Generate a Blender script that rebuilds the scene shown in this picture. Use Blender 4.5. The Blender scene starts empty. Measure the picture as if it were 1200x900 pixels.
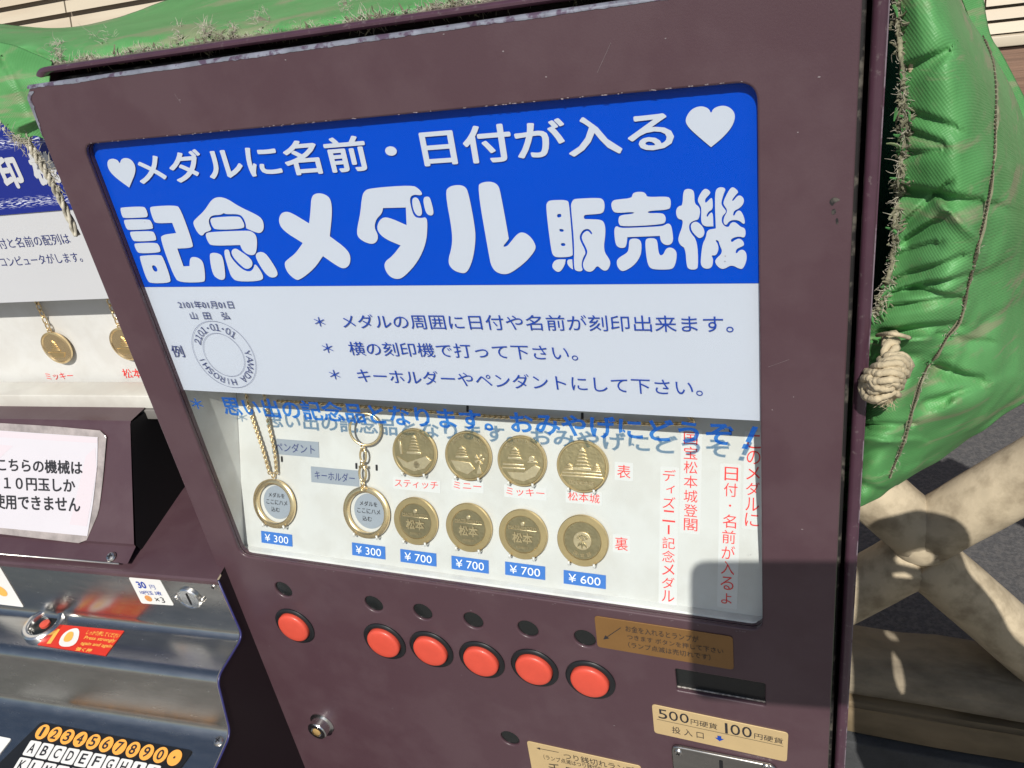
import bpy, bmesh, math, random
from mathutils import Vector, Matrix, noise
from mathutils.geometry import tessellate_polygon
random.seed(7)
SC = bpy.context.scene
COL = SC.collection
# ------------------------------------------------------------------ camera
# world: X along the vending machine's face, Y away from the viewer, Z up; metres; face of the door = plane y=0
F = 964.6
CP = Vector((0.4172, -0.3689, 0.3718))
RX = Vector((0.92778, 0.03906, -0.37107))      # rows: world -> camera (x right, y down, z forward)
RX = Vector((0.92778299, 0.34248526, -0.14806275))
RY = Vector((0.03905495, -0.4837821, -0.87431664))
RZ = Vector((-0.37107067, 0.80539352, -0.46222055))
cam = bpy.data.cameras.new('camera'); co = bpy.data.objects.new('camera', cam); COL.objects.link(co)
co.matrix_world = Matrix(((RX.x, -RY.x, -RZ.x, CP.x), (RX.y, -RY.y, -RZ.y, CP.y), (RX.z, -RY.z, -RZ.z, CP.z), (0, 0, 0, 1)))
cam.sensor_fit = 'HORIZONTAL'; cam.sensor_width = 36; cam.lens = F/1200*36
cam.clip_start = 0.01; cam.clip_end = 500
SC.camera = co
# ------------------------------------------------------------------ light
SUN = Vector((-0.18, 1.0, -0.87)).normalized()
w = bpy.data.worlds.new('World'); SC.world = w; w.use_nodes = True
nt = w.node_tree; nt.nodes.clear()
sk = nt.nodes.new('ShaderNodeTexSky'); sk.sky_type = 'NISHITA'; sk.sun_disc = False
sk.sun_elevation = math.asin(-SUN.z); sk.sun_rotation = math.atan2(-SUN.x, -SUN.y) % (2*math.pi)
bg = nt.nodes.new('ShaderNodeBackground'); bg.inputs[1].default_value = 0.075
wo = nt.nodes.new('ShaderNodeOutputWorld')
nt.links.new(sk.outputs[0], bg.inputs[0]); nt.links.new(bg.outputs[0], wo.inputs[0])
sl = bpy.data.lights.new('sun', 'SUN'); sl.energy = 4.5; sl.angle = math.radians(0.5); sl.color = (1, 0.955, 0.88)
so = bpy.data.objects.new('sun', sl); COL.objects.link(so); so.rotation_euler = SUN.to_track_quat('-Z', 'Y').to_euler()
SC.view_settings.view_transform = 'Standard'; SC.view_settings.look = 'None'
SC.view_settings.exposure = 0.0; SC.view_settings.gamma = 1

# ------------------------------------------------------------------ materials
def srgb(r, g, b):
    f = lambda c: (c/255/12.92) if c/255 <= .04045 else ((c/255+.055)/1.055)**2.4
    return (f(r), f(g), f(b))
MATS = {}
def mat(name, col, rough=.5, metal=0, bump=0, bscale=40, var=0, vscale=8, spec=.5, dirt=None, dirt_amt=0, dscale=6, coat=0, aniso=None, rvar=0, col2=None, thr=(.45, .6)):
    m = bpy.data.materials.new(name); m.use_nodes = True; n = m.node_tree.nodes; l = m.node_tree.links
    b = n['Principled BSDF']; b.inputs['Roughness'].default_value = rough; b.inputs['Metallic'].default_value = metal
    b.inputs['Specular IOR Level'].default_value = spec; b.inputs['Coat Weight'].default_value = coat
    b.inputs['Coat Roughness'].default_value = .08
    tc = n.new('ShaderNodeTexCoord'); csock = None
    rgb = n.new('ShaderNodeRGB'); rgb.outputs[0].default_value = (*col, 1); csock = rgb.outputs[0]
    src = tc.outputs['Object']
    if aniso:
        mp = n.new('ShaderNodeMapping'); mp.inputs['Scale'].default_value = aniso; l.new(src, mp.inputs[0]); asrc = mp.outputs[0]
    else: asrc = src
    def ns(scale, detail=5, s=None):
        t = n.new('ShaderNodeTexNoise'); t.inputs['Scale'].default_value = scale; t.inputs['Detail'].default_value = detail
        t.inputs['Roughness'].default_value = .6; l.new(s or src, t.inputs['Vector']); return t.outputs[0]
    if var:
        hs = n.new('ShaderNodeHueSaturation'); mr = n.new('ShaderNodeMapRange')
        mr.inputs[1].default_value = .3; mr.inputs[2].default_value = .7; mr.inputs[3].default_value = 1-var; mr.inputs[4].default_value = 1+var
        l.new(ns(vscale, 6, asrc), mr.inputs[0]); l.new(mr.outputs[0], hs.inputs['Value']); l.new(csock, hs.inputs['Color']); csock = hs.outputs[0]
    if dirt:
        mx = n.new('ShaderNodeMix'); mx.data_type = 'RGBA'; mr = n.new('ShaderNodeMapRange')
        mr.inputs[1].default_value = thr[0]; mr.inputs[2].default_value = thr[1]; mr.inputs[3].default_value = 0; mr.inputs[4].default_value = dirt_amt
        l.new(ns(dscale, 8, asrc), mr.inputs[0]); l.new(mr.outputs[0], mx.inputs[0]); l.new(csock, mx.inputs[6]); mx.inputs[7].default_value = (*dirt, 1); csock = mx.outputs[2]
    l.new(csock, b.inputs['Base Color'])
    if rvar:
        mr = n.new('ShaderNodeMapRange'); mr.inputs[1].default_value = .3; mr.inputs[2].default_value = .7
        mr.inputs[3].default_value = max(.02, rough-rvar); mr.inputs[4].default_value = rough+rvar
        l.new(ns(vscale*2, 6, asrc), mr.inputs[0]); l.new(mr.outputs[0], b.inputs['Roughness'])
    if bump:
        bp = n.new('ShaderNodeBump'); bp.inputs['Strength'].default_value = 1; bp.inputs['Distance'].default_value = bump
        l.new(ns(bscale, 4, asrc), bp.inputs['Height']); l.new(bp.outputs[0], b.inputs['Normal'])
    MATS[name] = m; return m
M = {}
M['door'] = mat('maroon_paint', (.073, .0385, .048), .38, bump=.00006, bscale=900, var=.025, vscale=10, dirt=(.2, .15, .16), dirt_amt=.08, dscale=22, coat=.12, rvar=.06)
M['rim'] = mat('maroon_rim', (.065, .030, .046), .3, var=.15, vscale=60, coat=.4, dirt=(.3, .28, .26), dirt_amt=.25, dscale=260, thr=(.60, .70))
M['rimlit'] = mat('lit_rim_edge', (.20, .16, .19), .35, var=.3, vscale=60, dirt=(.08, .04, .06), dirt_amt=1, dscale=60, thr=(.48, .54))
M['chips'] = mat('chipped_paint', (.24, .20, .21), .5, var=.3, vscale=200)
M['worn'] = mat('worn_lit_edge', (.24, .25, .30), .32, var=.3, vscale=80, dirt=(.10, .06, .1), dirt_amt=.9, dscale=130, thr=(.5, .58), metal=.3)
M['gasket'] = mat('rubber_gasket', (.012, .011, .012), .6, dirt=(.2, .18, .15), dirt_amt=.5, dscale=120, thr=(.52, .64))
M['black'] = mat('black_plastic', (.012, .013, .015), .35, var=.2)
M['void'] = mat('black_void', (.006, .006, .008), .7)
M['blue'] = mat('printed_blue', (.0, .063, .52), .5, spec=.02, var=.02, vscale=10)
M['pwhite'] = mat('printed_white', (.55, .575, .66), .5, spec=.3, var=.02, vscale=6)
M['ink'] = mat('blue_ink', srgb(16, 62, 160), .5)
M['ink2'] = mat('bright_blue_ink', srgb(0, 84, 190), .45)
M['navyink'] = mat('navy_ink', srgb(40, 50, 110), .5)
M['redink'] = mat('red_ink', srgb(228, 52, 50), .5)
M['blackink'] = mat('black_ink', (.02, .02, .025), .5)
M['board'] = mat('white_board', (.62, .62, .60), .45, bump=.00005, bscale=120, var=.03, vscale=30, dirt=(.50, .48, .44), dirt_amt=.35, dscale=26)
M['tray'] = mat('white_tray', (.76, .76, .74), .35, var=.03, vscale=10, dirt=(.45, .42, .38), dirt_amt=.3, dscale=30)
M['strip'] = mat('clear_label_strip', (.66, .66, .65), .3)
M['greytag'] = mat('grey_tag', srgb(150, 158, 168), .5, var=.04)
M['bluetag'] = mat('blue_price_tag', srgb(58, 116, 196), .45, var=.03)
M['tagtext'] = mat('tag_text', (.85, .86, .88), .5)
M['gold'] = mat('medal_gold', (.70, .53, .27), .36, metal=.9, bump=.00006, bscale=500, var=.08, vscale=90)
M['goldd'] = mat('medal_gold_field', (.36, .30, .17), .40, metal=.9, bump=.00022, bscale=420, var=.1, vscale=150)
M['goldf'] = mat('medal_front_field', (.46, .37, .20), .38, metal=.9, bump=.0003, bscale=260, var=.1, vscale=150)
M['goldr'] = mat('medal_relief_gold', (.76, .62, .38), .36, metal=.85, bump=.0002, bscale=500, var=.08, vscale=90)
M['goldw'] = mat('chain_gold', (.85, .66, .38), .25, metal=.9, var=.06, vscale=200)
M['chrome'] = mat('chrome', (.70, .70, .69), .2, metal=1, var=.1, vscale=150)
M['screw'] = mat('screw_metal', (.6, .58, .55), .3, metal=1)
M['acryl'] = mat('clear_hook', (.75, .74, .70), .15)
M['steel'] = mat('stainless_steel', (.45, .44, .42), .25, metal=1, bump=.00003, bscale=60, aniso=(2, 8, 8), var=.06, vscale=14, rvar=.03, dirt=(.6, .58, .54), dirt_amt=.18, dscale=18)
M['red'] = mat('red_button', (.60, .075, .045), .42, var=.05, vscale=120, coat=.05)
M['brass'] = mat('gold_plate', (.50, .33, .13), .5, metal=.35, var=.05, vscale=40)
M['brassl'] = mat('pale_gold_plate', (.62, .46, .24), .5, metal=.3, var=.05, vscale=40)
M['brown'] = mat('bronze_plate', (.27, .145, .05), .42, metal=.4, var=.06, vscale=50)
M['dark'] = mat('dark_lens', (.012, .014, .014), .25)
M['socket'] = mat('pale_socket', (.55, .52, .48), .5, dirt=(.1, .08, .07), dirt_amt=.7, dscale=300)
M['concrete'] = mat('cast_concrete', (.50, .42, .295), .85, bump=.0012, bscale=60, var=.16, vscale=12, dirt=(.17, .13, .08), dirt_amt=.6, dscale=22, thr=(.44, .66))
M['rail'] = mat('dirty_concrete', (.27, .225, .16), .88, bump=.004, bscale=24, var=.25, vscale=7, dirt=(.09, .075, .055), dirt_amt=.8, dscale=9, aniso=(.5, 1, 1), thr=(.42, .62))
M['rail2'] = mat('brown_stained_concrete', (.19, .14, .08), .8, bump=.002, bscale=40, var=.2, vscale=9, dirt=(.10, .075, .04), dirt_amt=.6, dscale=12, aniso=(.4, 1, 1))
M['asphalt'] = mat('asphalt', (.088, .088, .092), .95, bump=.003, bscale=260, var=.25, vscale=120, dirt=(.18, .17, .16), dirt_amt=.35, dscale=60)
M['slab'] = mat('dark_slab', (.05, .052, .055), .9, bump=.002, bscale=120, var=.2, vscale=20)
M['siding'] = mat('beige_siding', (.54, .47, .36), .55, var=.05, vscale=3, dirt=(.45, .36, .26), dirt_amt=.35, dscale=4, aniso=(.3, 3, 3))
M['wood'] = mat('brown_wood', (.21, .125, .085), .75, bump=.002, bscale=30, aniso=(.15, 2, 6), var=.3, vscale=14)
M['frayed'] = mat('frayed_thread', (.46, .43, .35), .95, var=.5, vscale=160)
M['rope'] = mat('twisted_rope', (.50, .42, .28), .95, bump=.0006, bscale=500, var=.2, vscale=160)
M['stitch'] = mat('stitch_thread', (.07, .055, .035), .9, var=.4, vscale=300)
M['stain'] = mat('grime_strip', (.21, .205, .135), .9, var=.4, vscale=90)
M['navy'] = mat('navy_print', srgb(14, 34, 120), .5, dirt=(.65, .68, .78), dirt_amt=0)
M['paper'] = mat('sheet_white', (.52, .53, .55), .45, var=.02)
M['pink'] = mat('pale_pink_print', (.59, .53, .57), .5)
M['cardw'] = mat('card_white', (.58, .56, .60), .35, var=.03)
M['sleeve'] = mat('cloudy_sleeve', (.34, .30, .29), .12, var=.35, vscale=60, coat=.5)
M['beige'] = mat('cream_ledge', (.62, .61, .56), .45, var=.05, dirt=(.35, .31, .27), dirt_amt=.3, dscale=14)
M['grey'] = mat('grey_strip', (.19, .18, .17), .5, var=.15)
M['orange'] = mat('orange_key', (.85, .38, .07), .4, var=.04)
M['key'] = mat('white_key', (.72, .72, .70), .35, var=.03)
M['stred'] = mat('red_sticker', (.62, .03, .015), .4, var=.05)
M['yellow'] = mat('yellow_print', (.80, .42, .08), .45)
M['copper'] = mat('copper_print', (.62, .27, .08), .45, var=.2, vscale=200)
M['bluepaint'] = mat('blue_edge_paint', (.03, .03, .13), .35, var=.2, vscale=50)
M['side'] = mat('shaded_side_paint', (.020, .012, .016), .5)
M['skin'] = mat('skin', (.42, .23, .15), .5)
M['shirt'] = mat('dark_shirt', (.05, .06, .09), .9, var=.15, vscale=20)
M['hair'] = mat('black_hair', (.012, .010, .009), .5)
M['earth'] = mat('ground_paving', (.20, .19, .18), .9, bump=.002, bscale=60, var=.2, vscale=3)
# navy header with chalky white brush streaks
def streak_material():
    m = M['navy']; n = m.node_tree.nodes; l = m.node_tree.links; b = n['Principled BSDF']
    tc = n.new('ShaderNodeTexCoord'); sp = n.new('ShaderNodeSeparateXYZ'); l.new(tc.outputs['Object'], sp.inputs[0])
    mp = n.new('ShaderNodeMapping'); mp.inputs['Scale'].default_value = (120, 120, 900); mp.inputs['Rotation'].default_value = (0, .35, 0)
    l.new(tc.outputs['Object'], mp.inputs[0]); t = n.new('ShaderNodeTexNoise'); t.inputs['Scale'].default_value = 1.6; t.inputs['Detail'].default_value = 8
    l.new(mp.outputs[0], t.inputs['Vector'])
    return m, n, l, b, sp, t
# clear pane: transmits straight through, reflects by Fresnel
def clear(name, tint, base=.0):
    m = bpy.data.materials.new(name); m.use_nodes = True; n = m.node_tree.nodes; l = m.node_tree.links; n.clear()
    o = n.new('ShaderNodeOutputMaterial'); t = n.new('ShaderNodeBsdfTransparent'); t.inputs[0].default_value = (*tint, 1)
    g = n.new('ShaderNodeBsdfGlossy'); g.inputs['Roughness'].default_value = .03
    lw = n.new('ShaderNodeLayerWeight'); lw.inputs[0].default_value = .5
    pw = n.new('ShaderNodeMath'); pw.operation = 'POWER'; pw.inputs[1].default_value = 4; l.new(lw.outputs['Facing'], pw.inputs[0])
    fr = n.new('ShaderNodeMath'); fr.operation = 'MULTIPLY_ADD'; fr.inputs[1].default_value = .8; fr.inputs[2].default_value = .014; l.new(pw.outputs[0], fr.inputs[0])
    mx = n.new('ShaderNodeMixShader'); l.new(fr.outputs[0], mx.inputs[0]); l.new(t.outputs[0], mx.inputs[1]); l.new(g.outputs[0], mx.inputs[2]); l.new(mx.outputs[0], o.inputs[0])
    return m
M['pane'] = clear('clear_pane', (.97, .985, .985))
def inkmat():
    m = bpy.data.materials.new('translucent_blue_ink'); m.use_nodes = True; n = m.node_tree.nodes; l = m.node_tree.links; b = n['Principled BSDF']
    b.inputs['Base Color'].default_value = (0, .10, .55, 1); b.inputs['Roughness'].default_value = .4
    t = n.new('ShaderNodeBsdfTransparent'); t.inputs[0].default_value = (.14, .48, .92, 1); mx = n.new('ShaderNodeMixShader'); mx.inputs[0].default_value = .56
    l.new(t.outputs[0], mx.inputs[1]); l.new(b.outputs[0], mx.inputs[2]); l.new(mx.outputs[0], n['Material Output'].inputs[0]); return m
M['ink2'] = inkmat()
M['film'] = clear('clear_film', (.93, .92, .92))
# woven PVC cloth
def cloth_mat(name, c1, c2, dirtc, damt):
    m = bpy.data.materials.new(name); m.use_nodes = True; n = m.node_tree.nodes; l = m.node_tree.links; b = n['Principled BSDF']
    tc = n.new('ShaderNodeTexCoord'); uv = tc.outputs['UV']; ob = tc.outputs['Object']
    def noi(s, sc, d=6, r=.6):
        t = n.new('ShaderNodeTexNoise'); t.inputs['Scale'].default_value = sc; t.inputs['Detail'].default_value = d; t.inputs['Roughness'].default_value = r; l.new(s, t.inputs['Vector']); return t.outputs[0]
    def mr(s, a, bb, c, d):
        t = n.new('ShaderNodeMapRange'); t.inputs[1].default_value = a; t.inputs[2].default_value = bb; t.inputs[3].default_value = c; t.inputs[4].default_value = d; l.new(s, t.inputs[0]); return t.outputs[0]
    def mix(f, a, bcol):
        t = n.new('ShaderNodeMix'); t.data_type = 'RGBA'; l.new(f, t.inputs[0]); 
        if isinstance(a, tuple): t.inputs[6].default_value = (*a, 1)
        else: l.new(a, t.inputs[6])
        t.inputs[7].default_value = (*bcol, 1); return t.outputs[2]
    c = mix(mr(noi(ob, 14), .3, .7, 0, 1), c1, c2)
    mp = n.new('ShaderNodeMapping'); mp.inputs['Scale'].default_value = (10, 10, 75); mp.inputs['Rotation'].default_value = (0, -.35, 0); l.new(ob, mp.inputs[0])
    c = mix(mr(noi(mp.outputs[0], 1.1, 7), .54, .62, 0, damt), c, dirtc)
    c = mix(mr(noi(ob, 90, 8), .58, .75, 0, damt*.7), c, dirtc)
    l.new(c, b.inputs['Base Color']); b.inputs['Roughness'].default_value = .5; b.inputs['Specular IOR Level'].default_value = .35
    w1 = n.new('ShaderNodeTexWave'); w1.inputs['Scale'].default_value = 1; w1.bands_direction = 'X'
    w2 = n.new('ShaderNodeTexWave'); w2.inputs['Scale'].default_value = 1; w2.bands_direction = 'Y'
    for ww in (w1, w2): l.new(uv, ww.inputs['Vector'])
    ad = n.new('ShaderNodeMath'); ad.operation = 'ADD'; l.new(w1.outputs[1], ad.inputs[0]); l.new(w2.outputs[1], ad.inputs[1])
    bp = n.new('ShaderNodeBump'); bp.inputs['Distance'].default_value = .00012; bp.inputs['Strength'].default_value = .6; l.new(ad.outputs[0], bp.inputs['Height'])
    b2 = n.new('ShaderNodeBump'); b2.inputs['Distance'].default_value = .003; b2.inputs['Strength'].default_value = .3; l.new(noi(ob, 28, 5), b2.inputs['Height']); l.new(bp.outputs[0], b2.inputs['Normal'])
    l.new(b2.outputs[0], b.inputs['Normal'])
    return m
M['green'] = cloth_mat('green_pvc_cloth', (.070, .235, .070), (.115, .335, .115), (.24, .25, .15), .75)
M['greeni'] = cloth_mat('green_pvc_inside_shaded', (.008, .075, .035), (.014, .095, .042), (.02, .05, .03), .3)

# ------------------------------------------------------------------ object helpers
def thing(name, label, cat, loc=(0, 0, 0), rotz=0, group=None):
    o = bpy.data.objects.new(name, None); COL.objects.link(o); o.empty_display_size = .02
    o.location = loc; o.rotation_euler = (0, 0, rotz); o['label'] = label; o['category'] = cat
    if group: o['group'] = group
    o.matrix_basis = Matrix.Translation(loc) @ Matrix.Rotation(rotz, 4, 'Z')
    return o
def base_m(p):
    m = Matrix.Identity(4)
    while p: m = p.matrix_basis @ m; p = p.parent
    return m
def link(name, me, parent=None, material=None, smooth=False, label=None, kind=None):
    """mesh given in world coordinates -> object under parent"""
    o = bpy.data.objects.new(name, me); COL.objects.link(o)
    if parent:
        o.parent = parent; me.transform(base_m(parent).inverted())
    if material: me.materials.clear(); me.materials.append(material)
    if smooth:
        for p in me.polygons: p.use_smooth = True
    me.name = name
    if label: o['label'] = label
    if kind: o['kind'] = kind
    return o
def mesh(verts, faces):
    me = bpy.data.meshes.new('m'); me.from_pydata([tuple(v) for v in verts], [], faces); me.update(); return me
def bm_mesh(bm):
    bmesh.ops.recalc_face_normals(bm, faces=bm.faces); me = bpy.data.meshes.new('m'); bm.to_mesh(me); bm.free(); return me
def smooth_angle(me, a=40):
    for p in me.polygons: p.use_smooth = True
    me.set_sharp_from_angle(angle=math.radians(a))

def ray(px):
    d = RX*((px[0]-600)/F) + RY*((px[1]-450)/F) + RZ
    return CP, d.normalized()
class Plane:
    """a flat surface of the place; u along it, v up it, n out of it towards the viewer; px() finds where a sight line meets it"""
    def __init__(s, o, u, v):
        s.o = Vector(o); s.u = Vector(u).normalized(); v = Vector(v); s.v = (v - s.u*v.dot(s.u)).normalized(); s.n = s.u.cross(s.v)
        if s.n.y > 0: s.n = -s.n
    def px(s, p, h=0):
        c, d = ray(p); k = (s.o + s.n*h - c).dot(s.n)/d.dot(s.n); q = c + d*k - s.o; return Vector((q.dot(s.u), q.dot(s.v)))
    def at(s, u, v, h=0): return s.o + s.u*u + s.v*v + s.n*h
    def mat(s, u=0, v=0, h=0, rot=0):
        q = s.at(u, v, h); m = Matrix(((s.u.x, s.v.x, s.n.x, q.x), (s.u.y, s.v.y, s.n.y, q.y), (s.u.z, s.v.z, s.n.z, q.z), (0, 0, 0, 1)))
        return m @ Matrix.Rotation(rot, 4, 'Z')
    def shifted(s, h): return Plane(s.o + s.n*h, s.u, s.v)
def plane_hit(px, o, n):
    c, d = ray(px); n = Vector(n); return c + d*((Vector(o)-c).dot(n)/d.dot(n))
def aty(px, y): return plane_hit(px, (0, y, 0), (0, 1, 0))

_tmp = []
def eval_mesh(ob):
    COL.objects.link(ob); dg = bpy.context.evaluated_depsgraph_get(); dg.update()
    me = bpy.data.meshes.new_from_object(ob.evaluated_get(dg)); COL.objects.unlink(ob); d = ob.data; bpy.data.objects.remove(ob)
    return me
_tc = {}
def text_mesh(body, bold=0.0):
    k = (body, bold)
    if k not in _tc:
        cu = bpy.data.curves.new('t', 'FONT'); cu.body = body; cu.size = 1; cu.offset = -bold if bold < 0 else 0; cu.resolution_u = 3; cu.fill_mode = 'FRONT'
        me = eval_mesh(bpy.data.objects.new('t', cu)); bpy.data.curves.remove(cu)
        if bold > 0:
            ms = [me]
            for i in range(8):
                c = me.copy(); c.transform(Matrix.Translation((bold*math.cos(i*math.pi/4), bold*math.sin(i*math.pi/4), 1.0*(i+1)))); ms.append(c)
            me = join(ms)
        _tc[k] = me
    return _tc[k].copy()
def FW(t): return ''.join(chr(ord(c)+0xFEE0) if '!' <= c <= '~' and c not in '.' else c for c in t)
def bbox(me):
    xs = [v.co.x for v in me.vertices]; ys = [v.co.y for v in me.vertices]
    return min(xs), max(xs), min(ys), max(ys)
def join(ms):
    bm = bmesh.new()
    for m in ms: bm.from_mesh(m); bpy.data.meshes.remove(m)
    me = bpy.data.meshes.new('m'); bm.to_mesh(me); bm.free(); return me
def text_px(pl, body, bl, br, tl, bold=0, h=.0003):
    me = text_mesh(body, bold); x0, x1, y0, y1 = bbox(me)
    a, b, c = pl.px(bl), pl.px(br), pl.px(tl); U = b-a; L = U.length; ud = U/L; vd = Vector((-ud.y, ud.x)); H = (c-a).dot(vd)
    for v in me.vertices:
        s = (v.co.x-x0)/(x1-x0)*L; t = (v.co.y-y0)/(y1-y0)*H; q = a + ud*s + vd*t; v.co = pl.at(q.x, q.y, h+v.co.z*3e-6)
    return me
def cells_px(pl, body, bl, br, tl, h=.0003, fill=.84):
    a, b, c = pl.px(bl), pl.px(br), pl.px(tl); U = b-a; Ln = U.length; ud = U/Ln; vd = Vector((-ud.y, ud.x)); H = (c-a).dot(vd); rot = math.atan2(ud.y, ud.x)
    ws = [.55 if ch == '1' else 1 for ch in body]; tot = sum(ws); x = 0; out = []
    for ch, w_ in zip(body, ws):
        cw_ = Ln*w_/tot; q = a+ud*(x+cw_/2)+vd*H/2; out.append(text_at(pl, ch, q.x, q.y, cw_*(fill if ch != '1' else .42), H, rot, 0, h)); x += cw_
    return join(out)
def text_at(pl, body, u, v, wdt, hgt, rot=0, bold=0, h=.0003):
    """centred in a box of wdt x hgt about (u,v)"""
    me = text_mesh(body, bold); x0, x1, y0, y1 = bbox(me); m = pl.mat(u, v, h, rot)
    sx = wdt/(x1-x0) if wdt else hgt/(y1-y0); sy = hgt/(y1-y0) if hgt else sx
    for vv in me.vertices: vv.co = m @ Vector(((vv.co.x-(x0+x1)/2)*sx, (vv.co.y-(y0+y1)/2)*sy, vv.co.z*3e-6))
    return me
def chaikin(pts, n=2, r=.25):
    for _ in range(n):
        q = []
        for i in range(len(pts)):
            a, b = Vector(pts[i]), Vector(pts[(i+1) % len(pts)]); q += [a.lerp(b, r), a.lerp(b, 1-r)]
        pts = q
    return pts
def rounded(pts, r, seg=5):
    out = []; n = len(pts)
    for i in range(n):
        p0, p, p1 = Vector(pts[i-1]), Vector(pts[i]), Vector(pts[(i+1) % n]); a = (p0-p); b = (p1-p); rr = min(r, a.length*.45, b.length*.45)
        A = p + a.normalized()*rr; B = p + b.normalized()*rr
        for k in range(seg+1):
            t = k/seg; out.append(A*(1-t)**2 + p*2*t*(1-t) + B*t*t)
    return out
def plate2d(polys, thick=0, bevel=0, bres=2):
    """outer outline + holes (2d) -> mesh from z=-thick to 0, edges bevelled"""
    cu = bpy.data.curves.new('c', 'CURVE'); cu.dimensions = '2D'; cu.fill_mode = 'BOTH' if thick else 'FRONT'; cu.resolution_u = 1
    for p in polys:
        s = cu.splines.new('POLY'); s.points.add(len(p)-1); s.use_cyclic_u = True
        for k, q in enumerate(p): s.points[k].co = (q[0], q[1], 0, 1)
    cu.extrude = max(0, thick/2-bevel); cu.bevel_depth = bevel; cu.bevel_resolution = bres; cu.offset = -bevel
    me = eval_mesh(bpy.data.objects.new('c', cu)); bpy.data.curves.remove(cu)
    if thick: me.transform(Matrix.Translation((0, 0, -thick/2)))
    return me
def plate(pl, polys, thick=0, bevel=0, h=0, bres=2, smooth=True):
    me = plate2d(polys, thick, bevel, bres); me.transform(pl.mat(0, 0, h))
    if thick and smooth: smooth_angle(me, 50)
    return me
def circ(u, v, r, n=40, ry=None): return [(u+r*math.cos(2*math.pi*k/n), v+(ry or r)*math.sin(2*math.pi*k/n)) for k in range(n)]
def rect(u0, v0, u1, v1): return [(u0, v0), (u1, v0), (u1, v1), (u0, v1)]
def quad_px(pl, pts): return [tuple(pl.px(p)) for p in pts]
def lathe(prof, m, n=32, caps=True):
    """prof: (radius, height) list, revolved about the local z of matrix m"""
    vs = []; fs = []
    for r, z in prof:
        for k in range(n): a = 2*math.pi*k/n; vs.append(m @ Vector((r*math.cos(a), r*math.sin(a), z)))
    for i in range(len(prof)-1):
        for k in range(n): fs.append((i*n+k, i*n+(k+1) % n, (i+1)*n+(k+1) % n, (i+1)*n+k))
    if caps:
        if prof[0][0] > 1e-6: fs.append(tuple(range(n))[::-1])
        if prof[-1][0] > 1e-6: fs.append(tuple((len(prof)-1)*n+k for k in range(n)))
    me = mesh(vs, fs); bm = bmesh.new(); bm.from_mesh(me); bmesh.ops.remove_doubles(bm, verts=bm.verts, dist=1e-7); bpy.data.meshes.remove(me); me = bm_mesh(bm)
    smooth_angle(me, 35); return me
def tube(pts, r, n=8, closed=False, rf=None):
    pts = [Vector(p) for p in pts]; vs = []; fs = []; N = len(pts); up = None
    for i, p in enumerate(pts):
        a = pts[i-1] if (i or closed) else p; b = pts[(i+1) % N] if (i < N-1 or closed) else p; t = (b-a).normalized()
        if up is None: up = t.orthogonal().normalized()
        up = (up - t*up.dot(t)).normalized(); s = t.cross(up); rr = rf(i/(N-1), i) if rf else r
        for k in range(n): q = 2*math.pi*k/n; vs.append(p + (up*math.cos(q)+s*math.sin(q))*rr)
    for i in range(N if closed else N-1):
        for k in range(n): fs.append((i*n+k, i*n+(k+1) % n, ((i+1) % N)*n+(k+1) % n, ((i+1) % N)*n+k))
    if not closed: fs += [tuple(range(n))[::-1], tuple((N-1)*n+k for k in range(n))]
    me = mesh(vs, fs)
    for p in me.polygons: p.use_smooth = True
    return me
def torus(c, ax, R, r, n=24, k=8, sx=1, up=None, sy=1):
    ax = Vector(ax).normalized(); a = Vector(up) if up else ax.orthogonal(); a = (a-ax*a.dot(ax)).normalized(); b = ax.cross(a)
    return tube([Vector(c)+(a*math.cos(2*math.pi*i/n)*sx+b*math.sin(2*math.pi*i/n)*sy)*R for i in range(n)], r, k, True)
def box(x0, x1, y0, y1, z0, z1, bev=0, m=None):
    bm = bmesh.new(); bmesh.ops.create_cube(bm, size=1, matrix=Matrix.Translation(((x0+x1)/2, (y0+y1)/2, (z0+z1)/2)) @ Matrix.Diagonal((x1-x0, y1-y0, z1-z0, 1)))
    if bev: bmesh.ops.bevel(bm, geom=bm.edges[:], offset=bev, segments=3, affect='EDGES', profile=.5)
    if m: bmesh.ops.transform(bm, matrix=m, verts=bm.verts)
    me = bm_mesh(bm)
    if bev: smooth_angle(me, 40)
    return me
def spline(pts, n):
    P = [Vector(p) for p in pts]; out = []
    for i in range(len(P)-1):
        p0, p1, p2, p3 = P[max(i-1, 0)], P[i], P[i+1], P[min(i+2, len(P)-1)]
        for k in range(n):
            t = k/n; out.append(.5*((2*p1)+(p2-p0)*t+(2*p0-5*p1+4*p2-p3)*t*t+(-p0+3*p1-3*p2+p3)*t**3))
    out.append(P[-1]); return out

# ================================================================== SETTING
g = link('ground', mesh([(-60, -60, -1.104), (60, -60, -1.104), (60, 60, -1.104), (-60, 60, -1.104)], [(0, 1, 2, 3)]), None, M['earth']); g['kind'] = 'structure'
g = link('road', mesh([(-8, .98, -1.10), (8, .98, -1.10), (8, 3.02, -1.10), (-8, 3.02, -1.10)], [(0, 1, 2, 3)]), None, M['asphalt']); g['kind'] = 'structure'

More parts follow.
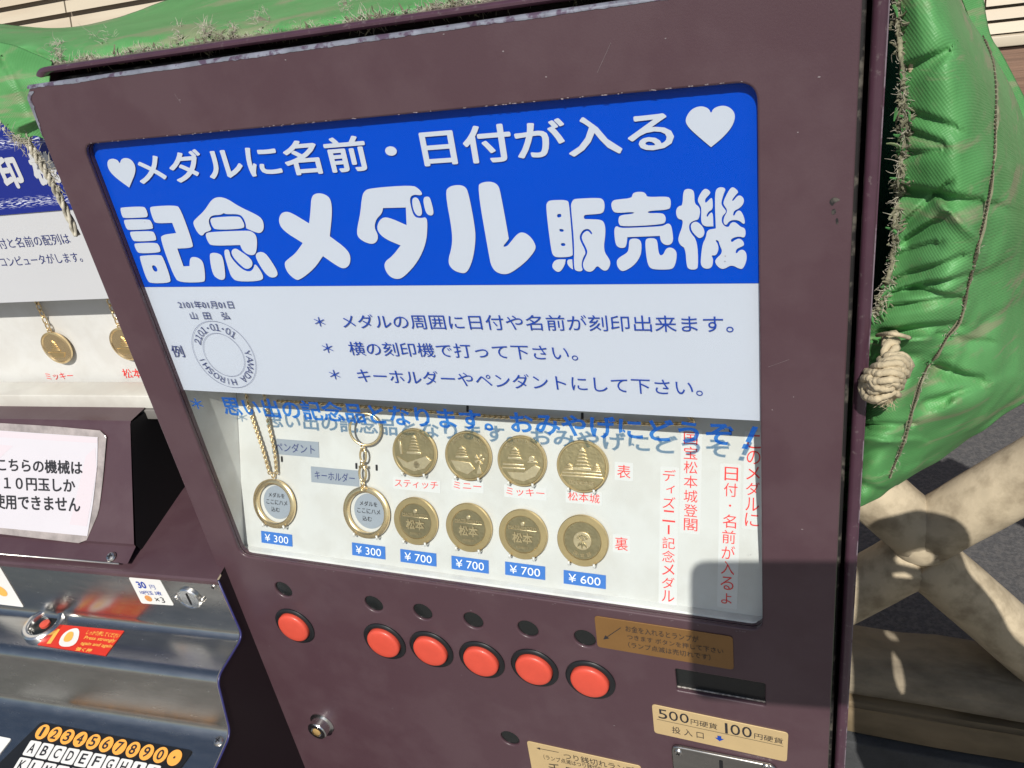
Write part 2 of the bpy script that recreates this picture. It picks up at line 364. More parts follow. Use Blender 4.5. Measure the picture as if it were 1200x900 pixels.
# building wall behind: overlapping horizontal boards above a brown wooden skirt
M['gap'] = mat('shaded_gap_board', (.20, .165, .13), .8)
wall = thing('building_wall', 'pale beige clapboard wall with a brown wooden base behind the machines', 'wall', (0, 3.1, -1.1))
WY = 3.1
link('backing', box(-6, 4, WY+.03, WY+.2, -1.1, 3.4), wall, M['gap'])
zb = aty((1155, 45), WY).z
pit = aty((1155, 8), WY).z - aty((1155, 24.5), WY).z
bx = 0
def board_me(x0, x1, z0, z1): 
    return mesh([(x0, WY-.004, z0), (x1, WY-.004, z0), (x1, WY+.010, z1), (x0, WY+.010, z1), (x0, WY+.03, z0), (x1, WY+.03, z0), (x1, WY+.03, z1), (x0, WY+.03, z1)],
                [(0, 1, 2, 3), (0, 4, 5, 1), (3, 2, 6, 7), (0, 3, 7, 4), (1, 5, 6, 2)])
jl = aty((78, 14), WY).x; jr = aty((1153, 20), WY).x
for k in range(16):
    z0 = zb + .012 + k*pit
    for a, b in ((-.4, jr-.003), (jr+.003, 3.5)):
        link('board', board_me(a, b, z0, z0+pit*.74), wall, M['siding'])
zl = aty((76, 15), WY).z; pl_ = pit*1.62
for k in range(-4, 16):
    z0 = zl+k*pl_
    for a, b in ((-5.5, jl-.005), (jl+.005, -.41)): link('board', board_me(a, b, z0, z0+pl_*.70), wall, M['siding'])
link('sill', box(-5.5, 3.5, WY-.03, WY+.03, zb-.03, zb+.006, .004), wall, M['siding'])
for k in range(6):
    link('skirting_board', box(-5.5, 3.5, WY-.012+.002*(k % 2), WY+.03, zb-.034-.2*(k+1), zb-.036-.2*k, .003), wall, M['wood'])

# crossed concrete barrier
bar = thing('concrete_barrier', 'weathered concrete barrier of crossed round bars on a base rail, right of the machine', 'barrier', (.55, .8, -1.1))
BY = .8; c0 = aty((1080, 634), BY); r0 = .049
def arm(a, b, r, nm, mt):
    pts = [a.lerp(b, i/14) for i in range(15)]
    link(nm, tube(pts, r, 28, rf=lambda t, i: r*(1+.015*noise.noise(Vector((i*.7, r*9, 0))))), bar, mt, True)
d1 = Vector((1, 0, 1)).normalized(); d2 = Vector((1, 0, -1)).normalized(); vz = c0 + Vector((0, -.002, .014))
for kx in (0, -.66, .66):
    o_ = Vector((kx, 0, 0))
    arm(c0+o_+Vector((0, .004, -.03)), c0+o_+d2*.40+Vector((0, .004, -.03)), r0*.985, 'lower_arm', M['concrete'])
    arm(c0+o_+Vector((0, .004, -.03)), c0+o_-d1*.40+Vector((0, .004, -.03)), r0*.985, 'lower_arm', M['concrete'])
    arm(vz+o_, vz+o_+d1*.46, r0, 'upper_arm', M['concrete']); arm(vz+o_, vz+o_-d2*.46, r0, 'upper_arm', M['concrete'])
    link('joint', lathe([(0, -r0*1.0), (r0*.5, -r0*.87), (r0*.87, -r0*.5), (r0, 0), (r0*.87, r0*.5), (r0*.5, r0*.87), (0, r0)], Matrix.Translation(vz+o_) @ Matrix.Diagonal((1.04, 1.04, 1.04, 1)), 28), bar, M['concrete'], True)
zt = aty((1100, 768), BY).z; zm = aty((1100, 835), BY-.06).z; z2 = aty((1100, 878), BY-.08).z
prof = [(-.035, zt), (.05, zt), (.055, zt-.1), (.055, zm+.004), (-.052, zm+.004), (-.062, zm+.012), (-.060, zt-.030)]
prof2 = [(-.078, zm-.012), (-.070, zm-.003), (.05, zm-.003), (.05, z2), (-.082, z2)]
def extr(prof, x0, x1, nx=2, jit=0):
    vs = []; fs = []; n = len(prof)
    for i in range(nx):
        x = x0+(x1-x0)*i/(nx-1)
        for (y, z) in prof: vs.append((x, BY+y+jit*noise.noise(Vector((x*9, y*40, z*9))), z+jit*noise.noise(Vector((x*9+50, y*40, z*9)))))
    for i in range(nx-1):
        for k in range(n): fs.append((i*n+k, i*n+(k+1) % n, (i+1)*n+(k+1) % n, (i+1)*n+k))
    fs += [tuple(range(n)), tuple((nx-1)*n+k for k in range(n))[::-1]]
    bm = bmesh.new(); me = mesh(vs, fs); bm.from_mesh(me); bmesh.ops.bevel(bm, geom=[e for e in bm.edges if abs((e.verts[0].co-e.verts[1].co).normalized().x) > .9], offset=.006, segments=3, affect='EDGES'); me = bm_mesh(bm); smooth_angle(me, 50); return me
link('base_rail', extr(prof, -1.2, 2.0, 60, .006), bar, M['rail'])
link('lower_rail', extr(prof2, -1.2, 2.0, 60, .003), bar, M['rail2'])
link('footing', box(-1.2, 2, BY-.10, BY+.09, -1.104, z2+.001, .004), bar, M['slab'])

# ================================================================== VENDING MACHINE
DX0, DX1, DZ1, DZ0 = -.0285, .4190, .3440, -.62
vm = thing('medal_vending_machine', 'maroon souvenir medal vending machine with a blue and white headed display window and red buttons', 'vending machine', (.2, .1, -1.1))
D = Plane((0, 0, 0), (1, 0, 0), (0, 0, 1))
P0 = D.shifted(-.006)
WIN = [(0, 0), (.38, 0), (.38, .3088), (0, .3088)]
lamps = [(332, 691.5), (437.7, 708.3), (495, 717.7), (554.3, 727.7), (618.3, 737.7), (685, 749), (597.3, 865.7)]
lamps_uv = [D.px(p) for p in lamps]
slot = quad_px(D, [(791, 784), (896.7, 801.8), (896.7, 828.9), (793, 808.4)])
su0 = (slot[0][0]+slot[3][0])/2; su1 = (slot[1][0]+slot[2][0])/2; sv0 = (slot[2][1]+slot[3][1])/2; sv1 = (slot[0][1]+slot[1][1])/2
LR = .0073
holes = [rounded(WIN, .0085, 8)] + [circ(q.x, q.y, LR, 28) for q in lamps_uv] + [rounded(rect(su0, sv0, su1, sv1), .0012, 3)]
TILT = .0024
outer = rounded([(DX0, DZ0), (DX1, DZ0), (DX1, DZ1+TILT), (DX0, DZ1)], .012, 8)
link('door', plate(D, [outer]+holes, .0035, .0011), vm, M['door'])
# rounded returns round the door's edge
def frame_tube(x0, x1, z0, z1, y, r, rc=.012):
    pts = rounded(rect(x0, z0, x1, z1), rc, 8); return tube([Vector((p[0], y, p[1])) for p in pts], r, 14, True)
link('door_edge', plate(D, [rounded([(DX0+.0012, DZ0), (DX1-.0012, DZ0), (DX1-.0012, DZ1+TILT-.0012), (DX0+.0012, DZ1-.0012)], .011, 8), rounded(rect(DX0+.004, DZ0+.004, DX1-.004, DZ1-.004), .009, 8)], .020, .001, -.003), vm, M['rim'])
# worn top edge: bare metal, with the lit bevel's highlight put into the colour
def lit_wear():
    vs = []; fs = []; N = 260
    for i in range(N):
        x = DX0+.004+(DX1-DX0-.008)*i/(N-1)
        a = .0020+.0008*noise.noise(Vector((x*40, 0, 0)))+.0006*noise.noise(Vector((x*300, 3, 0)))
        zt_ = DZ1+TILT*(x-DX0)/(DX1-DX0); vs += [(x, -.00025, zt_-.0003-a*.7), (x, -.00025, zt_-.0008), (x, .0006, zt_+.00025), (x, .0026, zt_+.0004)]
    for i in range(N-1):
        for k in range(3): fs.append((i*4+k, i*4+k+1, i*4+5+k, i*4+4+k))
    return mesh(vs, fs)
link('worn_lit_edge', lit_wear(), vm, M['worn'], True)
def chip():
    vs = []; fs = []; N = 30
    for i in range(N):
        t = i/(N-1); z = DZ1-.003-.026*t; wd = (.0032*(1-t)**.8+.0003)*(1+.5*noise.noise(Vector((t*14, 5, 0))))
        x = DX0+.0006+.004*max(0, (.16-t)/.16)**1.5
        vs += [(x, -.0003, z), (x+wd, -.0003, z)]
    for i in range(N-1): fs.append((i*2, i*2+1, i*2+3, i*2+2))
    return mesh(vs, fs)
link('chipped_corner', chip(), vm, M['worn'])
# seal and cabinet behind
link('gasket', plate(D, [rounded(rect(DX0-.001, DZ0, DX1+.0018, DZ1+.0008), .012, 8), rounded(rect(DX0+.012, DZ0+.02, DX1-.012, DZ1-.012), .01)], .006, .001, -.0215), vm, M['gasket'])
CX0, CX1, CZ1 = DX0-.003, .4290, .3520
rimf = [rounded(rect(CX0, DZ0-.4, CX1, CZ1), .010, 8), rounded(rect(CX0+.006, DZ0-.3, CX1-.0062, CZ1-.0040), .008, 8)]
link('cabinet_rim', plate(D, rimf, .016, .0026, -.0120, 4), vm, M['rim'])
link('worn_lit_edge', box(CX1-.0004, CX1+.0001, .0132, .0150, DZ0, CZ1-.012), vm, M['rimlit'])  # pale strip paints the highlight along the rim's right edge
link('cabinet', join([box(CX0+.001, CX0+.004, .0285, .108, -1.08, CZ1-.001), box(CX1-.004, CX1-.001, .0285, .108, -1.08, CZ1-.001), box(CX0+.004, CX1-.004, .0285, .108, CZ1-.004, CZ1-.001), box(CX0+.001, CX1-.001, .108, .42, -1.08, CZ1-.001, .003)]), vm, M['rim'])
link('lower_panel', box(DX0, DX1, .004, .028, -1.04, DZ0-.006, .003), vm, M['door'])
# printed sheets behind the pane
hz = (D.px((300, 341)).y + D.px((800, 337)).y)/2
bz = [P0.px((210, 457.5)), P0.px((890, 492))]; wz = (bz[0].y+bz[1].y)/2
sheet = link('header_sheet', plate(P0, [rounded(rect(-.006, hz, .386, .328), .001)], .0006, 0), vm, M['blue'])
wsheet = link('notice_sheet', plate(P0, [rect(-.006, wz, .386, hz-.0002)], .0006, 0), vm, M['pwhite'])
G = P0.shifted(.0006)
# heading: letters traced as closed shapes
Z1 = lambda L, ox, oy, s: [(ox+x/s, oy+y/s) for x, y in L]
T1 = [[(66,265),(80,257),(228,250),(248,265),(262,310),(255,325),(235,328),(95,334),(80,322)],
 [(90,350),(105,343),(265,340),(285,355),(300,398),(290,410),(130,418),(110,408)],
 [(132,432),(150,427),(290,423),(308,438),(322,480),(312,492),(172,498),(152,485)],
 [(163,515),(180,509),(318,505),(338,520),(352,560),(342,575),(205,582),(182,565)],
 ([(200,605),(215,597),(345,590),(368,605),(425,765),(412,788),(290,792),(255,775)],[(285,666),(314,664),(334,706),(306,711)]),
 [(272,262),(290,250),(455,242),(490,262),(582,520),(570,542),(468,547),(468,547),(512,672),(512,672),(554,670),(554,670),(556,618),(578,603),(625,614),(655,650),(666,765),(650,785),(490,785),(448,755),(347,478),(365,450),(460,438),(460,438),(432,366),(432,366),(320,370),(300,350)],
 [(578,360),(600,335),(660,280),(710,200),(760,182),(820,196),(900,250),(1040,315),(1072,350),(1078,405),(1060,435),(1030,438),(960,408),(952,405),(950,370),(928,322),(895,304),(810,306),(795,296),(775,310),(710,313),(687,345),(695,385),(712,418),(660,433),(648,458),(620,448),(590,400)],
 [(697,345),(715,328),(895,318),(920,335),(943,385),(930,408),(740,416),(715,395)],
 [(663,445),(690,430),(950,420),(990,425),(1020,450),(1030,490),(1025,570),(1005,595),(965,590),(925,560),(910,522),(910,522),(710,528),(685,505)],
 [(692,590),(712,575),(760,580),(790,605),(808,740),(795,768),(760,765),(715,730)],
 [(845,562),(875,543),(905,560),(990,620),(1000,665),(970,692),(935,685),(860,610)],
 [(790,560),(825,550),(836,570),(845,612),(920,692),(975,712),(1004,690),(1014,645),(1075,735),(1065,775),(890,780),(850,750),(830,700)],
 [(1012,600),(1035,570),(1080,572),(1120,620),(1178,715),(1165,748),(1120,752),(1075,710)]]
T2 = [[(330,180),(370,155),(430,165),(468,200),(478,290),(460,460),(460,460),(575,545),(608,600),(600,665),(560,690),(515,672),(412,600),(412,600),(350,690),(250,768),(215,765),(160,715),(138,650),(165,622),(220,580),(270,508),(270,508),(130,420),(98,355),(115,300),(155,285),(200,300),(315,370),(315,370),(325,280)],
 [(700,145),(740,122),(1040,100),(1085,125),(1112,160),(1100,174),(1050,166),(1020,190),(1034,270),(1056,325),(1100,334),(1140,324),(1148,380),(1138,510),(1080,640),(985,745),(935,765),(880,745),(845,690),(845,640),(900,600),(958,525),(958,525),(850,480),(798,430),(792,382),(822,332),(870,325),(1000,382),(1000,382),(995,258),(995,258),(835,262),(835,262),(826,302),(786,340),(772,400),(800,450),(795,495),(760,518),(700,500),(655,465),(650,415),(675,300),(685,190)],
 [(1037,200),(1060,183),(1088,200),(1112,290),(1100,320),(1070,315),(1045,270)],
 [(1113,190),(1150,178),(1168,195),(1192,290),(1182,315),(1150,312),(1130,280)]]
T3 = [[(250,150),(280,110),(340,98),(390,108),(415,150),(462,400),(465,500),(445,630),(405,718),(360,720),(300,695),(268,640),(300,530),(300,420)],
 [(475,110),(510,80),(580,75),(625,100),(642,160),(698,470),(698,482),(660,527),(664,535),(685,530),(700,515),(760,440),(800,430),(850,460),(888,520),(885,560),(820,640),(720,715),(670,730),(610,715),(575,670),(560,600)]]
T4 = [([(72,310),(90,270),(120,258),(260,255),(280,290),(312,720),(305,755),(180,762),(140,750),(120,700)],[(170,382),(207,376),(212,405),(175,414)],[(188,510),(227,513),(234,534),(198,537)],[(203,636),(242,634),(247,660),(210,662)]),
 [(155,778),(248,778),(248,778),(240,830),(200,890),(160,885),(122,840)],[(262,780),(305,778),(305,778),(312,868),(312,868),(285,850),(262,820)],
 [(295,290),(315,252),(345,245),(545,236),(580,255),(592,300),(585,355),(560,378),(440,385),(408,390),(408,424),(440,425),(560,428),(590,460),(600,540),(578,700),(635,780),(642,820),(620,870),(590,880),(560,865),(525,830),(490,880),(450,890),(410,870),(397,820),(412,780),(442,720),(430,680),(388,600),(392,562),(422,530),(448,528),(475,562),(484,550),(457,514),(430,510),(398,522),(370,570),(373,610),(430,718),(400,760),(384,830),(402,880),(350,885),(318,860),(325,650),(295,330)],
 [(645,290),(665,260),(700,252),(830,240),(835,200),(870,185),(930,185),(955,205),(962,232),(1140,225),(1170,245),(1172,310),(1155,342),(970,352),(970,374),(1100,370),(1125,400),(1128,440),(1105,472),(740,492),(712,465),(712,410),(735,388),(847,378),(847,360),(700,372),(660,355)],
 [(672,520),(690,483),(720,498),(760,504),(1060,490),(1110,482),(1145,460),(1175,475),(1190,560),(1192,620),(1165,652),(1120,652),(1085,625),(1075,572),(1075,572),(790,583),(790,583),(782,655),(765,678),(720,678),(685,650)],
 [(805,610),(830,595),(880,595),(912,620),(915,700),(900,760),(850,830),(770,880),(730,880),(700,840),(695,790),(720,760),(790,720),(803,680)]]
T5 = [[(120,610),(145,592),(200,592),(228,610),(238,720),(258,748),(285,730),(300,690),(330,672),(370,680),(400,715),(395,790),(375,850),(340,868),(190,868),(150,840),(130,750)],
 [(455,180),(485,157),(530,162),(553,185),(555,290),(590,310),(606,350),(598,400),(586,430),(558,435),(518,455),(504,490),(516,540),(580,615),(588,840),(570,868),(510,868),(485,840),(475,680),(430,655),(410,610),(420,560),(445,500),(455,430),(410,425),(392,380),(395,335),(420,308),(450,305)],
 [(520,480),(540,452),(575,445),(620,480),(645,530),(635,575),(600,595),(570,575),(530,530)],
 [(580,260),(600,210),(635,160),(665,158),(695,185),(690,205),(645,250),(650,285),(668,270),(705,232),(714,260),(716,338),(678,358),(658,395),(668,408),(685,378),(716,358),(720,488),(720,488),(640,490),(610,450),(617,330),(602,300)],
 [(735,190),(755,150),(800,142),(830,160),(812,200),(788,280),(798,310),(832,350),(828,370),(797,400),(792,450),(818,488),(856,496),(872,458),(905,448),(940,472),(960,492),(1000,505),(1005,560),(990,590),(950,576),(900,586),(870,608),(882,630),(910,608),(950,592),(985,620),(992,655),(960,670),(922,688),(914,725),(932,722),(945,700),(985,690),(1015,730),(1010,800),(980,862),(950,862),(880,825),(820,862),(780,860),(740,820),(735,780),(805,718),(775,650),(765,612),(735,608),(758,640),(768,690),(745,745),(700,742),(718,770),(715,830),(690,860),(640,860),(610,830),(610,770),(625,640),(655,590),(665,518),(742,508),(742,500),(735,330)],
 [(808,275),(830,220),(870,150),(900,142),(945,185),(918,210),(882,258),(894,268),(935,215),(970,220),(992,255),(980,300),(940,335),(903,350),(891,390),(905,397),(922,358),(955,345),(985,390),(1000,455),(985,470),(950,438),(900,430),(858,443),(833,482),(808,460),(812,410),(848,350),(812,300)]]
HE = [Z1([(495,450),(510,425),(545,417),(585,430),(605,460),(605,460),(620,420),(665,410),(710,430),(742,480),(742,540),(715,610),(688,672),(688,672),(688,672),(620,625),(540,560),(500,500)], 60, 130, 7.5),
      Z1([(8,420),(28,385),(62,371),(92,380),(100,400),(108,380),(140,369),(170,378),(187,405),(175,445),(140,485),(100,517),(100,517),(100,517),(50,475),(18,445)], 800, 0, 3)]
ms = []
for L, ox, oy, s in ((T1, 130, 200, 6), (T2, 310, 200, 6), (T3, 480, 200, 6), (T4, 630, 200, 7.5), (T5, 740, 200, 7.5)):
    for p in L:
        loops = p if isinstance(p, tuple) else (p,)
        ms.append(plate(G, [chaikin([G.px(q) for q in Z1(lp, ox, oy, s)], 2) for lp in loops], h=.0002))
link('title_lettering', join(ms), sheet, M['pwhite'])
for hh in HE: link('heart_mark', plate(G, [chaikin([G.px(q) for q in hh], 2)], h=.0002), sheet, M['pwhite'])
link('subtitle_lettering', text_px(G, 'メダルに名前・日付が入る', (166, 217.5), (791, 176), (158, 180.5), .022), sheet, M['pwhite'])
ms = [text_px(G, 'メダルの周囲に日付や名前が刻印出来ます。', (403, 384.5), (860, 389.5), (402, 368)),
      text_px(G, '横の刻印機で打って下さい。', (411, 416), (678, 422.5), (410, 400)),
      text_px(G, 'キーホルダーやペンダントにして下さい。', (421, 447.5), (824, 464), (420, 431.5))]
for (x, y) in ((376, 376.5), (385.5, 407.5), (393.8, 438.5)):
    ms.append(text_px(G, '＊', (x-6, y+5.5), (x+6, y+6), (x-6, y-5.5)))
link('notice_lettering', join(ms), wsheet, M['ink'])
ms = [text_px(G, '2101年01月01日', (210.5, 361.2), (275, 361.5), (209.5, 352.3)), text_px(G, '山  田    弘', (224.5, 374), (270.5, 374.3), (223.5, 365.2)),
      text_px(G, '例', (204.5, 418.5), (217.5, 418.5), (202.5, 404.5))]
cu = (G.px((248, 376))+G.px((276, 454)))/2; ro = ((G.px((225.5, 402))-G.px((301, 430))).length+(G.px((248, 376))-G.px((276, 454))).length)/4
for rr in (ro, ro*.65):
    ms.append(plate(G, [circ(cu.x, cu.y, rr, 72), circ(cu.x, cu.y, rr-.00022, 72)], h=.0003))
def arc_text(pl, s, c, r, a0, a1, hgt, wdt, hh=.0003, bold=0):
    out = []
    n = len(s)
    for i, ch in enumerate(s):
        if ch == ' ': continue
        a = math.radians(a0+(a1-a0)*i/(n-1)); u, v = c[0]+r*math.cos(a), c[1]+r*math.sin(a)
        if ch in '.·': out.append(plate(pl, [circ(u, v, hgt*.13, 10)], h=hh)); continue
        if ch == 'I': out.append(plate(pl, [[(u+math.cos(a-math.pi/2)*x-math.sin(a-math.pi/2)*y, v+math.sin(a-math.pi/2)*x+math.cos(a-math.pi/2)*y) for x, y in rect(-hgt*.05, -hgt/2, hgt*.05, hgt/2)]], h=hh)); continue
        out.append(text_at(pl, FW(ch), u, v, (wdt*.2 if ch == 'I' else None), hgt, a-math.pi/2, bold, hh))
    return out
ms += arc_text(G, '2101·01·01', cu, ro*.82, 152, 48, ro*.2, ro*.135)
ms += arc_text(G, 'YAMADA HIROSHI', cu, ro*.82, 6, -168, ro*.19, ro*.155)
link('example_lettering', join(ms), wsheet, M['navyink'])
# clear pane with the line printed on it
pane = link('window_pane', box(-.006, .386, .0036, .0050, -.008, .328), vm, M['pane'])
GP = D.shifted(-.0054)
ms = [text_px(GP, '思い出の記念品となります。おみやげにどうぞ', (264.5, 486.5), (860.5, 523.5), (262, 464), -.026, 0),
      plate(GP, [[GP.px(q) for q in ((882, 499.5), (888.5, 500.5), (879.5, 519), (873.5, 517.5))]]), plate(GP, [[GP.px(q) for q in ((871.5, 520), (878, 521), (876, 526.5), (869, 525.5))]]), text_px(GP, '＊', (226, 479), (240, 479.5), (225, 466.5), -.01, 0)]
link('pane_lettering', join(ms), pane, M['ink2'])
# recessed tray and slanting medal board
by0, bz0, by1, bz1 = .011, .002, .0525, .104
B = Plane((0, by0, bz0), (1, 0, 0), (0, by1-by0, bz1-bz0))
BL = math.hypot(by1-by0, bz1-bz0)
link('display_board', plate(B, [rect(-.004, -.002, .386, BL*1.45)], .002, 0), vm, M['board'])
tm = [mesh([(-.0035, .0070, -.004), (-.0055, .10, -.004), (-.0055, .10, .325), (-.0035, .0070, .325)], [(0, 1, 2, 3)]),
      mesh([(.3845, .0070, -.004), (.3845, .10, -.004), (.3845, .10, .325), (.3845, .0070, .325)], [(3, 2, 1, 0)]),
      mesh([(-.008, .10, -.01), (.39, .10, -.01), (.39, .10, .32), (-.008, .10, .32)], [(0, 1, 2, 3)]),
      mesh([(-.008, .0070, .325), (.39, .0070, .325), (.39, .10, .325), (-.008, .10, .325)], [(0, 1, 2, 3)])]
link('display_tray', join(tm), vm, M['tray'])
link('tray_ledge', box(-.008, .388, .0052, .014, -.012, .0012, .0012), vm, M['tray'])
# window edge liner
link('window_liner', plate(D, [rounded(rect(-.001, -.001, .381, .3098), .0115, 8), rounded(WIN, .0085, 8)], .003, 0, -.0034), vm, M['door'])
# tags, captions
def tag_px(pts, body, m, tm, th=.0004, pad=.12, bold=.0, ht=.62):
    q = quad_px(B, pts); u0 = (q[0][0]+q[3][0])/2; u1 = (q[1][0]+q[2][0])/2; v1 = (q[0][1]+q[1][1])/2; v0 = (q[2][1]+q[3][1])/2
    t = link('price_tag' if '¥' in body else 'name_tag', plate(B, [rect(u0, v0, u1, v1)], th, 0, th+.0001), vm, m)
    W_, H_ = u1-u0, v1-v0
    link('lettering', text_at(B, body, (u0+u1)/2, (v0+v1)/2, W_*(1-2*pad), H_*ht, 0, bold, th+.0003), t, tm)
    return t
tag_px([(306.7,621.8),(342.9,626.7),(342.7,640.4),(306.7,635.6)], '¥ 300', M['bluetag'], M['tagtext'], bold=.0)
tag_px([(412.7,635.6),(451.8,640.4),(451.8,655.6),(413.3,650)], '¥ 300', M['bluetag'], M['tagtext'], bold=.0)
tag_px([(469.6,643.3),(511.6,648.4),(511.6,664),(469.6,657.8)], '¥ 700', M['bluetag'], M['tagtext'], bold=.0)
tag_px([(529.3,651),(572.9,656.7),(572.9,672.2),(529.6,666.2)], '¥ 700', M['bluetag'], M['tagtext'], bold=.0)
tag_px([(592,657.8),(639.2,663.9),(639,680),(592.5,672.7)], '¥ 700', M['bluetag'], M['tagtext'], bold=.0)
tag_px([(660.5,667.5),(710.1,674.4),(710.1,690.3),(661,683.4)], '¥ 600', M['bluetag'], M['tagtext'], bold=.0)
tag_px([(317,513),(374,518.5),(374,536),(321,532)], 'ペンダント', M['greytag'], M['navyink'], pad=.08, ht=.6)
tag_px([(364.5,546),(421,552),(421,571),(365.5,564)], 'キーホルダー', M['greytag'], M['navyink'], pad=.08, ht=.55)
def caption(body, bl, br, tl, grow=.0016):
    a, b, c = B.px(bl), B.px(br), B.px(tl)
    s = link('caption_strip', plate(B, [rounded(rect(a.x-grow, a.y-grow, b.x+grow, c.y+grow), .0006, 2)], .0002, 0, .0003), vm, M['strip'])
    link('lettering', text_px(B, body, bl, br, tl, 0, .0005), s, M['redink'])
caption('スティッチ', (463.3, 570), (513.8, 573.5), (463, 561.3))
caption('ミニー', (532, 572), (564.5, 574.5), (532, 564))
caption('ミッキー', (593.7, 579.5), (638.3, 583), (593.5, 570.5))
caption('松本城', (665.8, 586), (702.8, 590), (665.5, 575.5))
caption('表', (723.3, 559.5), (739, 561), (723, 544))
caption('裏', (721, 644), (736, 645.5), (721, 628.5))
def vcap(body, top, bot, cw, skip=()):
    a, b = B.px(top), B.px(bot); n = len(body); a2 = a; st = (b-a)/n; hw = cw/2
    hpx = abs(st.y); ms = []
    strip = link('caption_strip', plate(B, [rounded(rect(min(a.x, b.x)-hw*1.25, b.y-.0012, max(a.x, b.x)+hw*1.25, a.y+.0012), .0008, 2)], .0002, 0, .0003), vm, M['strip'])
    for i, ch in enumerate(body):
        c = a+st*(i+.5)
        if ch == 'ー': ms.append(text_at(B, ch, c.x, c.y, hpx*.68, cw*.14, -math.pi/2, 0, .0005)); continue
        if ch == '・': ms.append(plate(B, [circ(c.x, c.y, cw*.08, 12)], h=.0005)); continue
        sc = .62 if ch in 'ィ' else (.72 if ch in 'よ' else .9)
        ms.append(text_at(B, ch, c.x+(hw*.2 if ch == 'ィ' else 0), c.y, cw*sc, hpx*.86*(sc/.9), 0, .0, .0005))
    link('lettering', join(ms), strip, M['redink'])
cw = (B.px((792, 600))-B.px((775.5, 600))).length
vcap('ディズニー記念メダル', (784.5, 549), (783, 706), cw)
vcap('国宝松本城登閣', (809.5, 505), (809.5, 623), cw*1.05)
vcap('日付・名前が入るよ', (857.5, 546), (851, 710), cw*1.0)
vcap('このメダルに', (884, 508), (881, 618), cw*1.0)
# ---- buttons
bt = [(346, 732.9), (451.2, 751), (505.8, 760.3), (564.9, 772.5), (626.7, 782), (692, 796)]
BR = ((D.px((782, 700))-D.px((782, 700))).length)
BR = .0174
for i, p in enumerate(bt):
    q = D.px(p)
    b_ = link('push_button', lathe([(BR, 0), (BR, .0012), (BR-.0008, .0019), (BR-.0018, .0022), (BR*.80, .0019), (BR*.79, .0004), (0, .0002)], D.mat(q.x, q.y, -.0002), 48), vm, M['black'])
    r = BR*.765
    link('button_cap', lathe([(r, .0006), (r, .0028), (r-.0003, .0036), (r-.0010, .0043), (r-.0022, .0047), (r*.6, .0049), (0, .0050)], D.mat(q.x, q.y, 0), 48), b_, M['red'])
for q in lamps_uv:
    l_ = link('lamp_socket', lathe([(LR+.0001, -.0008), (LR*1.0, -.0034), (LR*.8, -.0035), (0, -.0035)], D.mat(q.x, q.y, 0), 28, False), vm, M['socket'])
    link('lamp_lens', lathe([(LR*.985, -.0033), (LR*.975, -.0016), (LR*.5, -.0012), (0, -.0011)], D.mat(q.x, q.y, 0), 28), l_, M['dark'])
s_ = link('display_slot', box(su0-.002, su1+.002, .0038, .006, sv0-.002, sv1+.002), vm, M['dark'])
link('lit_slot_edge', plate(D, [rect(su0, sv0, su1, sv0+.0007)], .0006, 0, -.0030), s_, M['socket'])  # pale strip paints the sunlight on the slot's lower edge
# ---- engraved plates
def eplate(pts, m, r=.0025, th=.0007, label=None):
    q = quad_px(D, pts)
    return link('notice_plate', plate(D, [rounded(q, r, 4)], th, .0002, th), vm, m, label=label)
def line_px(pl, a, b, w_, h): 
    a, b = pl.px(a), pl.px(b); t = (b-a).normalized(); n_ = Vector((-t.y, t.x))*w_/2
    return plate(pl, [[a+n_, b+n_, b-n_, a-n_]], h=h)
def arrow_px(pl, a, b, w_, hs, h):
    a, b = pl.px(a), pl.px(b); t = (b-a).normalized(); n_ = Vector((-t.y, t.x)); c = b-t*hs
    return plate(pl, [[a+n_*w_/2, c+n_*w_/2, c+n_*hs*.42, b, c-n_*hs*.42, c-n_*w_/2, a-n_*w_/2]], h=h)
h1 = .0009
e = eplate([(696.7,721),(858.9,745.6),(860,784.3),(700.4,757.2)], M['brown'], label='bronze coloured plate with an arrow to the lamps')
link('plate_lettering', join([text_px(D, 'お金を入れるとランプが', (733.6, 738.8), (819, 752), (733, 731.6), 0, h1), text_px(D, 'つきます ボタンを押して下さい', (735.6, 747.9), (848, 765.3), (735, 742), 0, h1),
    text_px(D, '（ランプ点滅は売切れです）', (737, 757.6), (833, 772.8), (736.4, 751), 0, h1), arrow_px(D, (728, 734.4), (707.5, 748.2), .0005, .004, h1)]), e, M['blackink'])
e = eplate([(764,824.4),(924,858.2),(922.2,892),(767,857.8)], M['brassl'], label='pale gold plate for 500 and 100 yen coins')
link('plate_lettering', join([cells_px(D, '500', (771.2, 840), (808.8, 847.2), (771, 829.3), h1), text_px(D, '円硬貨', (809.8, 847.6), (840.7, 854), (809.6, 841), 0, h1),
    cells_px(D, '100', (848, 857.6), (882.5, 864), (847.5, 845.6), h1), text_px(D, '円硬貨', (884, 864), (917.6, 871), (883.5, 857.4), 0, h1), line_px(D, (770, 841.6), (918, 873.4), .0003, h1),
    text_px(D, '投 入 口', (788, 857.6), (825, 865), (787.7, 849.8), 0, h1)]), e, M['blackink'])
ac = D.px((843.3, 864)); link('arrow_mark', plate(D, [[(ac.x+x*.0021, ac.y+y*.0021) for x, y in ((-.6, 1.1), (.6, 1.1), (.6, 0), (1.4, 0), (0, -1.3), (-1.4, 0), (-.6, 0))]], h=h1), e, M['ink'])
e = eplate([(617.5,867.5),(751,897),(757,935),(624,903)], M['brassl'], label='gold plate marking the change lamp')
